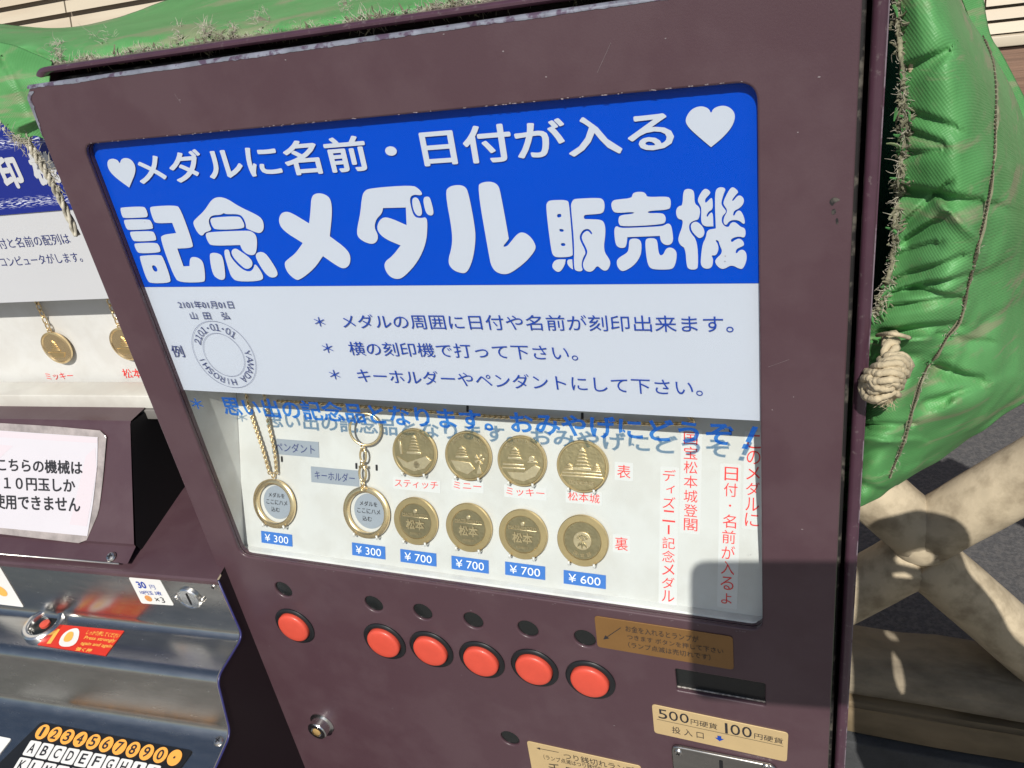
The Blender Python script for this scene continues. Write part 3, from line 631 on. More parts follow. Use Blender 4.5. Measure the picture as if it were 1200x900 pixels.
link('plate_lettering', join([arrow_px(D, (655, 880.6), (628.8, 875.4), .0005, .003, h1), text_px(D, 'つり銭切れランプ', (661.6, 888), (744, 905.5), (661.2, 881), 0, h1),
    text_px(D, '（ランプ点滅はつり銭切れです）', (638, 888.5), (722, 906.5), (637.5, 883), 0, h1), text_px(D, '千 円 札', (644.5, 903.5), (700, 916), (644, 892.5), 0, h1)]), e, M['blackink'])
a_, b_ = D.px((786.7, 868.3)), D.px((911, 896)); vv = (a_.y+b_.y)/2+.0
cp = link('coin_plate', plate(D, [rounded(rect(a_.x, vv-.07, b_.x, vv), .006, 6)], .003, .0012, .0030), vm, M['steel'])
s1 = D.px((845.5, 886.8)); link('coin_slot', plate(D, [rounded(rect(s1.x-.0012, s1.y-.034, s1.x+.0012, s1.y), .0006)], h=.0032), cp, M['void'])
def screw(pl, p, r, parent, h=0):
    q = pl.px(p); s = link('screw', lathe([(r, 0), (r, r*.15), (r*.8, r*.42), (r*.4, r*.55), (0, r*.58)], pl.mat(q.x, q.y, h), 20), parent, M['screw'])
    m = pl.mat(q.x, q.y, h+r*.57, random.random()*3)
    link('screw_slot', join([box(-r*.55, r*.55, -r*.1, r*.1, -r*.1, r*.08, m=m), box(-r*.1, r*.1, -r*.55, r*.55, -r*.1, r*.08, m=m)]), s, M['void'])
screw(D, (898.5, 894), .0028, cp, .003); screw(D, (796, 877), .0028, cp, .003)
# ---- tubular lock
lq = D.px((378, 847)); lr = .0088
lk = link('cam_lock', lathe([(lr*1.28, 0), (lr*1.28, .0012), (lr*1.1, .0018), (lr, .0022), (lr, .0088), (lr*.92, .0097), (lr*.56, .0100), (lr*.56, .0072), (0, .0072)], D.mat(lq.x, lq.y, 0), 36), vm, M['chrome'])
link('lock_core', lathe([(lr*.42, .0072), (lr*.42, .0096), (lr*.34, .0100), (0, .0100)], D.mat(lq.x, lq.y, 0), 24), lk, M['brass'])
random.seed(21); cm = []
def spec(x, y, a, b, h=.0002):
    q = D.px((x, y)); n = random.randint(5, 7); cm.append(plate(D, [[(q.x+a*math.cos(k*6.283/n)*(.6+.7*random.random()), q.y+b*math.sin(k*6.283/n)*(.6+.7*random.random())) for k in range(n)]], h=h))
for x, y in ((112,60),(211,117),(335,70),(520,40),(640,90),(935,155),(850,300),(930,465),(905,480),(940,620),(552,715),(541,791),(316,757),(460,830),(300,870),(720,850),(880,650),(590,60),(780,45),(960,90),(170,260),(225,540)): spec(x, y, .0003+.0003*random.random(), .0003)
for k in range(70):
    t = random.random()**1.0; spec(100+786*t, 169-74.5*t+random.uniform(-1.2, .2), .0003+.0006*random.random(), .00022)
for k in range(34):
    t = random.random(); spec(300+590*t, 656+86*t+random.uniform(-.6, 1.2), .0003+.0005*random.random(), .0002)
for (x0, y0, x1, y1) in ((1120/1.6,85,716,50),(205,110,212,121),(900,430,925,421)):
    cm.append(line_px(D, (x0, y0), (x1, y1), .00009, .0002))
c_ = link('paint_chips', join(cm), vm, M['chips'], kind='stuff')
# black scuff on the door
link('scuff_mark', join([plate(D, [chaikin([D.px((971+x, y)) for x, y in L], 1)], h=.0002) for L in
     ([(0, 236), (6, 230), (15, 234), (8, 237), (4, 242)], [(3, 246), (8, 244), (9, 250), (4, 252)], [(8, 256), (11, 255), (12, 262), (9, 263)])]), vm, M['gasket'])

# ================================================================== MEDALS
def relief(pl, c, R, polys, h, rot=0):
    ms = []
    for p in polys:
        ms.append(plate(pl, [[(c.x+x*R, c.y+y*R) for x, y in p]], .0010, .0003, h+.0006, 2))
    return join(ms)
def roof(x, y, w_, h_): return [(x-w_, y), (x-w_*.88, y+h_*.25), (x-w_*.55, y+h_), (x+w_*.55, y+h_), (x+w_*.88, y+h_*.25), (x+w_, y)]
def gable(x, y, w_, h_): return [(x-w_, y), (x-w_*.5, y+h_*.45), (x, y+h_), (x+w_*.5, y+h_*.45), (x+w_, y)]
def castle(x, y, s, tiers=5, side=True):
    P = []; yy = y; ww = .42*s
    P.append([(x-ww*1.15, y-.16*s), (x+ww*1.15, y-.16*s), (x+ww*1.02, y), (x-ww*1.02, y)])
    for t in range(tiers):
        P.append(roof(x, yy+.09*s, ww*1.02, .085*s)); yy += .165*s; ww *= .8
    P.append(gable(x, yy-.02*s, ww*1.1, .16*s))
    return P
FR = .0167
def medal(pl, center, R, name_label, kind, group='souvenir medals on the board', cat='medal'):
    c = pl.px(center, .0035); mo = thing('souvenir_medal', name_label, cat, tuple(pl.at(c.x, c.y, .001)), 0, group)
    m = pl.mat(c.x, c.y, .0012)
    T = .0024
    link('medal_body', lathe([(R*.97, 0), (R, .0003), (R, T-.0003), (R*.975, T), (R*.93, T), (R*.90, T-.0004), (0, T-.0004)] if kind[0] == 'f' else
         [(R*.97, 0), (R, .0003), (R, T-.0003), (R*.975, T), (R*.75, T), (R*.72, T-.0006), (0, T-.0006)], m, 64), mo, M['gold'])
    hb = .0012+T-(.0004 if kind[0] == 'f' else .0006)
    rr = R*(.895 if kind[0] == 'f' else .715)
    link('medal_field', plate(pl, [circ(c.x, c.y, rr, 56)], h=hb+.00005), mo, M['goldf'] if kind[0] == 'f' else M['goldd'])
    P = []
    if kind == 'f1': P = castle(-.0, .05, .72) + [[(-.8, -.2), (-.3, -.42), (.2, -.22), (.55, -.1), (.78, -.28), (.5, -.62), (0, -.78), (-.5, -.62)], [(-.72, .45), (-.62, -.1), (-.52, -.1), (-.6, .45)], circ(.12, -.48, .16, 14)]
    if kind == 'f2': P = castle(-.25, .0, .62, 3) + [[(-.75, -.2), (.1, -.25), (.3, -.5), (0, -.75), (-.5, -.6)]] + [[(.5+.22*math.cos(a+s), -.1+.22*math.sin(a+s)) for s in (-.35, 0, .35)]+[(.5, -.1)] for a in [k*1.2566 for k in range(5)]] + [[(.36, -.7), (.5, -.3), (.62, -.66)]]
    if kind == 'f3': P = castle(-.28, .15, .62, 3) + [rect(-.78, -.12, .1, -.2), rect(-.8, -.26, .15, -.34), [(-.6, -.45), (.1, -.42), (.55, -.1), (.78, -.2), (.6, -.55), (.1, -.8), (-.4, -.7)], circ(.42, .12, .13, 14), [(.2, -.05), (.66, -.02), (.6, .06), (.28, .04)]]
    if kind == 'f4': P = castle(0, -.02, .8) + castle(-.5, -.1, .42, 2) + castle(.55, -.1, .42, 3) + [rect(-.78, -.3, .78, -.22), rect(-.82, -.42, .82, -.34)]
    if kind == 'bk': P = [[(x, y) for x, y in circ(0, .42, .09, 12)], rect(-.6, .16, .6, .19)]
    if kind == 'bl': P = [circ(0, 0, .36, 30)]
    if P: link('relief', relief(pl, c, R, P, hb), mo, M['goldr'])
    tx = []; ht = hb+.0007
    if kind == 'bk':
        tx = [text_at(pl, 'MATSUMOTO', c.x, c.y+R*.27, R*1.16, R*.12, 0, .01, ht), text_at(pl, '松本', c.x, c.y-R*.14, R*.84, R*.42, 0, .03, ht), text_at(pl, '城登閣記念', c.x, c.y-R*.52, R*.5, R*.11, 0, .0, ht)]
    if kind == 'f4': tx = [text_at(pl, '国宝松本城', c.x, c.y-R*.62, R*.95, R*.17, 0, .02, ht)]
    if kind in ('f1', 'f2', 'f3'): tx = arc_text(pl, 'MATSUMOTO CASTLE', c, R*.80, 140, 40, R*.13, R*.09, ht)
    if kind == 'bl':
        tx = arc_text(pl, '松本城', c, R*.56, -118, -62, R*.17, R*.17, ht)
        leaf = []
        for k in range(3): a = math.radians(-90+(k-1)*38); leaf.append([(0, -.02), (.16*math.cos(a-.35), .16*math.sin(a-.35)), (.32*math.cos(a), .32*math.sin(a)), (.16*math.cos(a+.35), .16*math.sin(a+.35))])
        for k in range(5): a = math.radians(150-k*30); leaf.append(circ(.2*math.cos(a), .02+.2*math.sin(a), .045, 8)); leaf.append([(0, 0), (.15*math.cos(a-.1), .15*math.sin(a-.1)), (.15*math.cos(a+.1), .15*math.sin(a+.1))])
        link('crest', relief(pl, c, R, leaf, hb+.0004), mo, M['goldd'])
    if tx: link('medal_lettering', join(tx), mo, M['goldw'])
    return c
def hooks(pl, c, R, parent=vm):
    for sx in (-1, 1):
        q = pl.at(c.x+sx*R*.5, c.y-R*.93, 0); a = pl.at(c.x+sx*R*.5, c.y-R*.93, .0055); b2 = pl.at(c.x+sx*R*.5, c.y-R*.80, .0058)
        link('medal_hook', tube([q, a, b2], .0008, 8), parent, M['acryl'])
MR = .0169
fr = [((485, 530.5), MR, 'gold medal above the ¥ 700 tag, first of the top row, a castle over rounded hills', 'f1'), ((548, 534.5), MR, 'gold medal, second of the top row, a small castle beside a flower', 'f2'),
      ((611, 540.5), MR, 'gold medal, third of the top row, castle at upper left over water', 'f3'), ((682, 547), MR, 'gold medal showing a whole castle, rightmost of the top row', 'f4')]
bk = [((486.5, 611), MR, 'gold medal lettered MATSUMOTO beside the keyring, first of the bottom row', 'bk'), ((548.8, 618.5), MR, 'gold medal lettered MATSUMOTO, second of the bottom row', 'bk'),
      ((612.3, 626.5), MR, 'gold medal lettered MATSUMOTO, third of the bottom row', 'bk'), ((682.3, 634), MR, 'gold medal with a round leaf crest above the ¥ 600 tag', 'bl')]
for p, R_, lb, k in fr+bk:
    c = medal(B, p, R_, lb, k); hooks(B, c, R_)
def ringholder(px_, label, cat, name):
    c = B.px(px_, .004); R_ = .0188; t = thing(name, label, cat, tuple(B.at(c.x, c.y, .001)))
    m = B.mat(c.x, c.y, .0015)
    link('medal_frame', lathe([(R_*.78, .0), (R_*.97, 0), (R_, .0006), (R_, .0024), (R_*.95, .0030), (R_*.86, .0030), (R_*.82, .0022), (R_*.78, .0020), (R_*.78, 0)], m, 56, False), t, M['goldw'])
    hooks(B, c, R_)
    return c, R_, t
cP, rP, tP = ringholder((320.5, 590.5), 'gold pendant ring on a fine curb chain, left end of the display board', 'pendant', 'medal_pendant')
cK, rK, tK = ringholder((428.5, 601), 'gold key ring holder with a swivel clip hanging beside the pendant', 'key ring', 'key_holder')
for c, t in ((cP, 'a'), (cK, 'b')):
    dk = link('insert_disc', plate(B, [circ(c.x+.0012, c.y+.0004, .0128, 40)], .0003, 0, .0006), vm, M['greytag'])
    link('disc_lettering', join([text_at(B, 'メダルを', c.x+.0005, c.y+.0058, .0145, .0036, 0, .01, .0008), text_at(B, 'ここにハメ', c.x+.0005, c.y+.0004, .0190, .0036, 0, .01, .0008), text_at(B, '込む', c.x-.001, c.y-.0052, .0078, .0036, 0, .01, .0008)]), dk, M['blackink'])
def chain(pts, L, r, wire):
    P = spline(pts, 12); ds = [0]
    for i in range(1, len(P)): ds.append(ds[-1]+(P[i]-P[i-1]).length)
    n = int(ds[-1]/L); ms = []; j = 0
    for k in range(n):
        s = (k+.5)*L
        while j < len(ds)-2 and ds[j+1] < s: j += 1
        t = (s-ds[j])/(ds[j+1]-ds[j]); p = P[j].lerp(P[j+1], t); tg = (P[j+1]-P[j]).normalized()
        side = tg.cross(Vector((0, -1, .3))).normalized(); nn = tg.cross(side)
        ax = (side*math.cos(.9*(1 if k % 2 else -1)) + nn*math.sin(.9*(1 if k % 2 else -1)))
        ms.append(torus(p, ax, r, wire, 8, 5, 1.25, tg, .8))
    return join(ms)
def bp(px_, h): c = B.px(px_, h); return B.at(c.x, c.y, h)
lk_ = link('bail_loop', torus(bp((320.5, 557), .0035), B.u, .0018, .0006, 16, 6), tP, M['goldw'], True)
link('chain', chain([bp((316, 555), .0035), bp((309, 530), .004), bp((300, 503), .004), bp((292, 478), .004), bp((287, 455), .004)], .00195, .00125, .00052), tP, M['goldw'])
link('chain', chain([bp((324, 555), .0035), bp((322, 530), .004), bp((316, 503), .004), bp((312, 480), .004), bp((309, 455), .004)], .00195, .00125, .00052), tP, M['goldw'])
link('chain', chain([bp((322, 470), .006), bp((390, 474), .006), bp((470, 480), .006), bp((560, 487), .006), bp((650, 492), .006), bp((740, 496), .006), bp((790, 497), .006), bp((812, 494), .006), (bp((800, 485), .006)), bp((770, 480), .006)], .00195, .00125, .00052), tP, M['goldw'])
# key holder hardware
rc = B.px((428, 503), .006)
link('split_ring', torus(B.at(rc.x, rc.y, .006), B.n+B.u*.25, .0112, .0009, 40, 8), tK, M['goldw'])
link('swivel_clip', join([torus(bp((425, 525), .006), B.u, .0022, .0006, 16, 6), torus(bp((425.5, 534), .006), B.n, .0030, .0008, 20, 8, 1.6, B.v, .8),
     tube([bp((424, 541), .0055), bp((424.5, 547), .0055)], .0015, 10), torus(bp((425, 555), .0055), B.n, .0036, .0009, 20, 8, 1.5, B.v, .75), tube([bp((421, 547), .0055), bp((430, 547), .0055)], .001, 8),
     torus(bp((425, 566), .005), B.u, .0020, .0006, 16, 6), torus(bp((425.5, 572), .005), B.n, .0019, .0006, 16, 6)]), tK, M['goldw'])
for p in ((330.5, 538), (441.5, 548), (417.8, 546), (548, 479), (682.5, 487.5), (856, 506)):
    q = B.px(p); link('peg_hole', plate(B, [rounded(rect(q.x-.0009, q.y-.0022, q.x+.0009, q.y+.0022), .0006)], h=.0002), vm, M['void'])

# ================================================================== ENGRAVING MACHINE (left)
YAW = math.radians(4.668)
ux = Vector((math.cos(YAW), math.sin(YAW), 0)); uy = Vector((-math.sin(YAW), math.cos(YAW), 0)); uz = Vector((0, 0, 1))
em = thing('medal_engraving_machine', 'maroon and stainless medal engraving machine with a letter keypad, left of the vending machine', 'engraving machine', (-.3, .1, -1.1), YAW)
def L(x, y, z): return ux*x + uy*y + uz*z
def loc_hit(px_, xs):
    p = plane_hit(px_, L(xs, 0, 0), ux); return (p.dot(uy), p.z)
XS, XB = -.022, -.106
XL = -.62
def pl2(a, b): return Plane(L(0, a[0], a[1]), ux, L(0, b[0]-a[0], b[1]-a[1]))
def strip(prof, x0, x1, th=0, n=1):
    vs = []; fs = []
    for x in (x0, x1):
        for (y, z) in prof: vs.append(L(x, y, z))
    k = len(prof)
    for i in range(k-1): fs.append((i, i+1, k+i+1, k+i))
    return mesh(vs, fs)
a0 = loc_hit((253, 680), XS); a1 = loc_hit((281, 747), XS); a2 = loc_hit((252, 795), XS); a3 = loc_hit((268, 860), XS)
dn = Vector((a3[0]-a2[0], a3[1]-a2[1])).normalized()
a1 = (a0[0]+.002, a1[1]); a4 = (a3[0]-.12, a3[1]-.035)
# rounded bends
def bend(pts, r):
    out = [pts[0]]
    for i in range(1, len(pts)-1):
        p0, p, p1 = Vector(pts[i-1]), Vector(pts[i]), Vector(pts[i+1]); A = p+(p0-p).normalized()*r; Bq = p+(p1-p).normalized()*r
        for k in range(9): t = k/8; out.append(tuple(A*(1-t)**2+p*2*t*(1-t)+Bq*t*t))
    out.append(pts[-1]); return out
prof = bend([a0, a1, a2, a3, a4], .008)
link('steel_shelf', strip(prof, XL, XS), em, M['steel'], True)
# body under the shelf
_q = loc_hit((213, 575), XB)
pf = prof + [(a4[0], -1.05), (.25, -1.05), (.25, _q[1]), _q]
n_ = len(pf)
def endcap(x): return mesh([L(x, y-.0, z-.001) for y, z in pf], [tuple(range(n_))])
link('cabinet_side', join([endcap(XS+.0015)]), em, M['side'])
link('side_edge', tube([L(XS+.0012, y+.0006, z-.0008) for y, z in prof], .0009, 6), em, M['bluepaint'], True)
link('cabinet_front', strip([(a4[0], a4[1]-.001), (a4[0]+.01, a4[1]-.012), (a4[0]+.01, -1.05)], XL, XS), em, M['door'])
S1 = pl2(a1, a0); S1.o = L(0, a0[0], a0[1]); FL1 = pl2(a2, a1); S2 = pl2(a3, a2); FL2 = pl2(a4, a3)
# upper purple panel behind the notice box
q_ = loc_hit((213, 575), XB)
w0 = (a0[0], a0[1]); w1 = q_
link('front_panel', strip([(w0[0]-.0008, w0[1]-.004), (w0[0]-.0012, w0[1]-.0005), (w0[0], w0[1]+.001), w1, (w1[0]+.09, w1[1]+.012)], XL, XS+.0016), em, M['door'])
# notice box overhanging it
p0 = loc_hit((152, 496), XB); p1 = loc_hit((158, 640), XB); p2 = loc_hit((140, 660), XB-.008)
bxp = [(p0[0]+.03, p0[1]+.003), (p0[0]+.002, p0[1]+.001), (p0[0], p0[1]-.001), (p1[0], p1[1]+.002), (p1[0]+.0005, p1[1]-.001), (p2[0]+.0, p2[1]), (p2[0]+.004, p2[1]-.001)]
link('notice_box', strip(bxp, XL, XB), em, M['door'])
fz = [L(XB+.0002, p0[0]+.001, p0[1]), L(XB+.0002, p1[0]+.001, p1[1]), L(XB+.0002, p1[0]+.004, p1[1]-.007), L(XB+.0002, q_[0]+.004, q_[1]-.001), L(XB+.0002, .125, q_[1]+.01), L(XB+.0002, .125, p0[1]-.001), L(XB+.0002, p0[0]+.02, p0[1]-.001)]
link('box_side', mesh(fz, [tuple(range(7))]), em, M['void'])  # near-black colour holds the shade of the narrow gap beside the door
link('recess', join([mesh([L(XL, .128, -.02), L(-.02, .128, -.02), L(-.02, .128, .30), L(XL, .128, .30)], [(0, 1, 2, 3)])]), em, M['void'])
NP = pl2(p1, p0)
LP = pl2(p2, p1)
link('box_trim', tube([L(XL, p2[0]-.0006, p2[1]), L(XB-.008, p2[0]-.0006, p2[1])], .0008, 6), em, M['screw'])
screw(LP, (131, 653), .0042, em, .0004)
# laminated notice
sl_ = link('card_sleeve', plate(NP, [chaikin(quad_px(NP, [(-60, 492), (60, 499), (126.5, 505), (122, 560), (117, 600), (101, 637), (40, 630), (-60, 618)]), 1, .12)], .0008, .0003, .0014), em, M['sleeve'])
cd = link('notice_card', plate(NP, [quad_px(NP, [(-60, 500), (116.8, 512), (116.2, 545), (111, 590), (104.5, 627.5), (-60, 612)])], .0004, 0, .0020), em, M['cardw'])
link('card_print', join([plate(NP, [quad_px(NP, [(-60, 500.5), (116.6, 512.5), (116.4, 519), (-60, 508)])], h=.0021),
     plate(NP, [quad_px(NP, [(-20, 519), (18, 522), (-20, 556)])], h=.0021), plate(NP, [quad_px(NP, [(114, 524), (115.5, 552), (104, 616), (84, 614), (103, 534)])], h=.0021)]), cd, M['pink'])
link('card_lettering', join([text_px(NP, 'こちらの機械は', (0, 551.5), (99.5, 556), (.5, 536), .022, .0023), text_px(NP, '１０円玉しか', (7.5, 573), (91, 577), (8, 558), .022, .0023), text_px(NP, '使用できません', (-5, 595.5), (97, 600), (-4, 578), .022, .0023)]), cd, M['blackink'])
# upper display
yd = loc_hit((174, 487), XB)[0] + .002
U0 = Plane(L(0, yd, 0), ux, uz)
z_l0 = loc_hit((174, 487), XB)[1]
zz = lambda p, pl=U0: pl.px(p).y
zg = (zz((0, 487)), zz((170, 487)))
Zk = (zg[0]+zg[1])/2; Zg = Zk+(zz((80, 477))-zz((80, 487)))
XW = -.026
def bxl(x0, x1, y0, y1, z0, z1, bev=0):
    return box(x0, x1, y0, y1, z0, z1, bev, m=Matrix(((ux.x, uy.x, 0, 0), (ux.y, uy.y, 0, 0), (0, 0, 1, 0), (0, 0, 0, 1))))
link('grey_trim', bxl(XL, XW, yd-.004, yd+.05, Zk, Zg, .0006), em, M['grey'])
Zl = zz((60, 462)); Zp = zz((60, 352.5))
link('display_ledge', bxl(XL, XW, yd-.002, yd+.022, Zg+.0003, Zl, .001), em, M['beige'])
yb = yd+.030
UB = Plane(L(0, yb, 0), ux, uz)
link('display_board', bxl(XL, XW, yb, yb+.004, Zl-.02, Zp+.04), em, M['board'])
sh = link('header_sheet', bxl(XL, XW, yd, yd+.001, Zp, .335), em, M['paper'])
bzz = zz((40, 248.5))
m_, n_, l_, b_, sp, t_ = streak_material()
nb = link('blue_band', bxl(XL, XW, yd-.0012, yd-.0002, bzz, .3345), sh, M['navy'])
# streak mask by height in the part's own coordinates
zc = [U0.px((30, 165)).y+1.1, U0.px((35, 236)).y+1.1]
acc = None
for zv in zc:
    su = n_.new('ShaderNodeMath'); su.operation = 'SUBTRACT'; su.inputs[1].default_value = zv; l_.new(sp.outputs[2], su.inputs[0])
    ab = n_.new('ShaderNodeMath'); ab.operation = 'ABSOLUTE'; l_.new(su.outputs[0], ab.inputs[0])
    mr = n_.new('ShaderNodeMapRange'); mr.inputs[1].default_value = .001; mr.inputs[2].default_value = .0045; mr.inputs[3].default_value = 1; mr.inputs[4].default_value = 0; l_.new(ab.outputs[0], mr.inputs[0])
    if acc is None: acc = mr.outputs[0]
    else:
        mxm = n_.new('ShaderNodeMath'); mxm.operation = 'MAXIMUM'; l_.new(acc, mxm.inputs[0]); l_.new(mr.outputs[0], mxm.inputs[1]); acc = mxm.outputs[0]
th_ = n_.new('ShaderNodeMapRange'); th_.inputs[1].default_value = .52; th_.inputs[2].default_value = .56; l_.new(t_.outputs[0], th_.inputs[0])
mu = n_.new('ShaderNodeMath'); mu.operation = 'MULTIPLY'; l_.new(acc, mu.inputs[0]); l_.new(th_.outputs[0], mu.inputs[1])
mx = n_.new('ShaderNodeMix'); mx.data_type = 'RGBA'; l_.new(mu.outputs[0], mx.inputs[0]); mx.inputs[6].default_value = (*srgb(14, 34, 124), 1); mx.inputs[7].default_value = (.6, .63, .75, 1)
l_.new(mx.outputs[2], b_.inputs['Base Color'])
US = Plane(L(0, yd-.0013, 0), ux, uz)
link('title_lettering', join([text_px(US, '印', (9, 222.5), (32.5, 219.5), (2, 183.5), .05), text_px(US, '機', (46, 218), (74, 214), (36, 179), .05), text_px(US, '刻', (-36, 226), (-7, 223.5), (-40, 188), .05)]), sh, M['paper'])
UT = Plane(L(0, yd, 0), ux, uz)
link('notice_lettering', join([text_px(UT, '日付と名前の配列は', (-8, 292.5), (84, 285.5), (-9, 280)), text_px(UT, 'コンピュータがします。', (3, 312.5), (98, 306.5), (2, 301))]), sh, M['navyink'])
for p, R_, lb in (((66.5, 407.5), .0150, 'gold medal hanging from links in the left machine, above the red caption'), ((147.5, 403), .0150, 'gold medal half hidden behind the maroon door edge')):
    c = UB.px(p, .004); mo = thing('souvenir_medal', lb, 'medal', tuple(UB.at(c.x, c.y, .002)), YAW, 'medals in the engraving machine')
    m = UB.mat(c.x, c.y, .0025)
    link('medal_body', lathe([(R_*.97, 0), (R_, .0006), (R_, .0024), (R_*.9, .0028), (R_*.86, .0020), (0, .0020)], m, 56), mo, M['goldw'])
    link('relief', relief(UB, c, R_, castle(-.1, -.1, .7, 4)+[[(-.7, -.25), (.5, -.3), (.3, -.6), (-.4, -.6)]], .0046), mo, M['gold'])
    top = UB.at(c.x, c.y+R_, .0035)
    link('hanging_link', join([torus(top+Vector((0, 0, .0015)), UB.u, .0020, .0006, 14, 6)]+[torus(top+Vector((0, 0, .005+k*.006)), UB.u if k % 2 else UB.n, .0024, .0006, 16, 6, 1.6, (0, 0, 1), .8) for k in range(6)]), mo, M['goldw'])
def cap2(body, bl, br, tl): link('caption_strip', text_px(UB, body, bl, br, tl, 0, .0004), em, M['redink'])
cap2('ミッキー', (56, 445), (87.5, 444), (56, 437)); cap2('松本城', (146.5, 443), (180, 442.5), (146.5, 432))
# ---- things on the steel
def sticker(pl, pts, m, name, r=.002, th=.0004): return link(name, plate(pl, [rounded(quad_px(pl, pts), r, 4)], th, 0, th+.0002), em, m)
hS = .0008
st = sticker(S1, [(151, 676), (188, 679), (204.6, 709), (166.5, 706.5)], M['key'], 'price_sticker')
link('sticker_lettering', join([text_px(S1, '30', (163.5, 688.5), (173.5, 689), (159.5, 680.5), .03, hS), text_px(S1, '円', (177.5, 689.5), (183.5, 690), (175.5, 684.5), 0, hS), text_px(S1, '10円玉 3枚', (166, 695.6), (191, 697), (164.5, 691), .01, hS)]), st, M['ink'])
link('sticker_lettering', text_px(S1, '×3', (184, 705), (195, 706), (181.5, 698.5), 0, hS), st, M['blackink'])
q = S1.px((174.5, 700.5)); link('coin_print', plate(S1, [circ(q.x, q.y, .0034, 24)], h=hS), st, M['copper'])
ck = S1.px((222.5, 700.5))
cs = link('coin_entry', lathe([(.0105, 0), (.0105, .0016), (.0096, .0024), (.0088, .0024), (.0084, .0016), (0, .0016)], S1.mat(ck.x, ck.y, 0), 40), em, M['chrome'])
link('coin_slot', plate(S1, [rounded(rect(ck.x-.0006, ck.y-.0058, ck.x+.0010, ck.y+.0062), .0004)], h=.0019), cs, M['void'])
for sx in (-1, 1): link('entry_ear', lathe([(.002, 0), (.002, .0014), (.0012, .0022), (0, .0023)], S1.mat(ck.x+sx*.0125, ck.y, 0), 16), cs, M['screw'])
screw(S1, (250.5, 687.5), .0024, em); screw(FL2, (256.5, 868.5), .0040, em)
FLs = FL1
# cup-shaped start button set into the shelf bend
cq = FL1.px((53, 733)); CR = .0180
cb = link('start_button', lathe([(CR, 0), (CR, .0035), (CR*.93, .0048), (CR*.80, .0050), (CR*.70, .0040), (CR*.64, .0006), (0, .0004)], FL1.mat(cq.x, cq.y, 0), 44), em, M['chrome'])
link('button_well', lathe([(CR*.62, .0008), (CR*.60, .0010), (0, .0010)], FL1.mat(cq.x, cq.y, 0), 32), cb, M['dark'])
link('button_cap', lathe([(CR*.24, .0010), (CR*.24, .0030), (CR*.18, .0036), (0, .0038)], FL1.mat(cq.x+.001, cq.y, 0), 24), cb, M['red'])
st = sticker(FL1, [(72, 732.5), (146, 739.7), (124, 769), (44, 756)], M['stred'], 'warning_sticker', .0006)
a_ = FL1.px
link('sticker_picture', join([plate(FL1, [chaikin(quad_px(FL1, [(84, 737), (95, 737), (90, 758), (68, 759), (72, 745)]), 2)], h=hS)]), st, M['key'])
link('sticker_lettering', join([text_px(FL1, 'しっかり押してください', (100.5, 744), (139, 748.5), (102, 738.5), .02, hS), text_px(FL1, 'Press strongly', (97.5, 750.5), (134, 754.5), (99.5, 745.5), .02, hS),
    text_px(FL1, 'again and again', (93.5, 757), (130, 761), (95.5, 752), .02, hS), text_px(FL1, '強く押', (88, 763), (106, 765.5), (90, 758.5), .03, hS), plate(FL1, [quad_px(FL1, [(67, 738), (71, 738), (60, 755), (55, 755)])], h=hS), plate(FL1, [chaikin(quad_px(FL1, [(80, 741), (88, 741), (84, 753), (73, 753)]), 2)], h=hS+.0002)]), st, M['yellow'])
st = sticker(S1, [(-40, 655), (-2, 660), (28.5, 711), (-30, 704)], M['key'], 'price_sticker')
q = S1.px((2, 692)); link('coin_print', plate(S1, [circ(q.x, q.y, .0062, 30)], h=hS), st, M['yellow'])
sticker(FL2, [(-40, 855), (14, 866), (-4, 889), (-50, 880)], M['key'], 'blank_label')
# ---- keypad
K = FL2
k0, k1, k2 = K.px((51.4, 858.8)), K.px((206, 889)), K.px((37, 876))
du = (k1-k0)/10; dv = (k2-k0); dv = dv - du*0
kp_c = [k0-du*.75-dv*.62, k1+du*.75-dv*.62, k1+du*.75+dv*4.4, k0-du*1.6+dv*4.4]
kp = link('keypad', plate(K, [rounded(kp_c, .003)], .0012, .0003, .0012), em, M['black'])
ang = math.atan2(du.y, du.x); pu = du.length
def key(c, ch, m, rnd):
    if rnd: out = [c+Vector((pu*.46*math.cos(2*math.pi*i/20), pu*.46*math.sin(2*math.pi*i/20))) for i in range(20)]
    else: out = rounded([c+Vector(p)*pu for p in ((-.45, -.45), (.45, -.45), (.45, .45), (-.45, .45))], pu*.12, 3)
    ko = link('key', plate(K, [out], .0008, .0002, .0022), em, m)
    if ch: link('lettering', text_at(K, ch, c.x, c.y, pu*(.2 if ch in '1I' else (.14 if ch == '・' else .42)), pu*(.14 if ch == '・' else .58), 0, .015, .0024), ko, M['blackink'])
dvn = Vector((-du.y, du.x)).normalized()*-1
rp = abs((k2-k0).dot(dvn)); rp = max(rp, pu*1.02)
for i, ch in enumerate('1234567890・'): key(k0+du*i, ch, M['orange'], True)
sh_ = (k2-k0).dot(du.normalized())
for r_, row in enumerate(('ABCDEFGHIJ', 'KLMNOPQRST', 'UVWXYZ')):
    for i, ch in enumerate(row): key(k0+dvn*rp*(r_+1)+du*i, ch, M['key'], False)

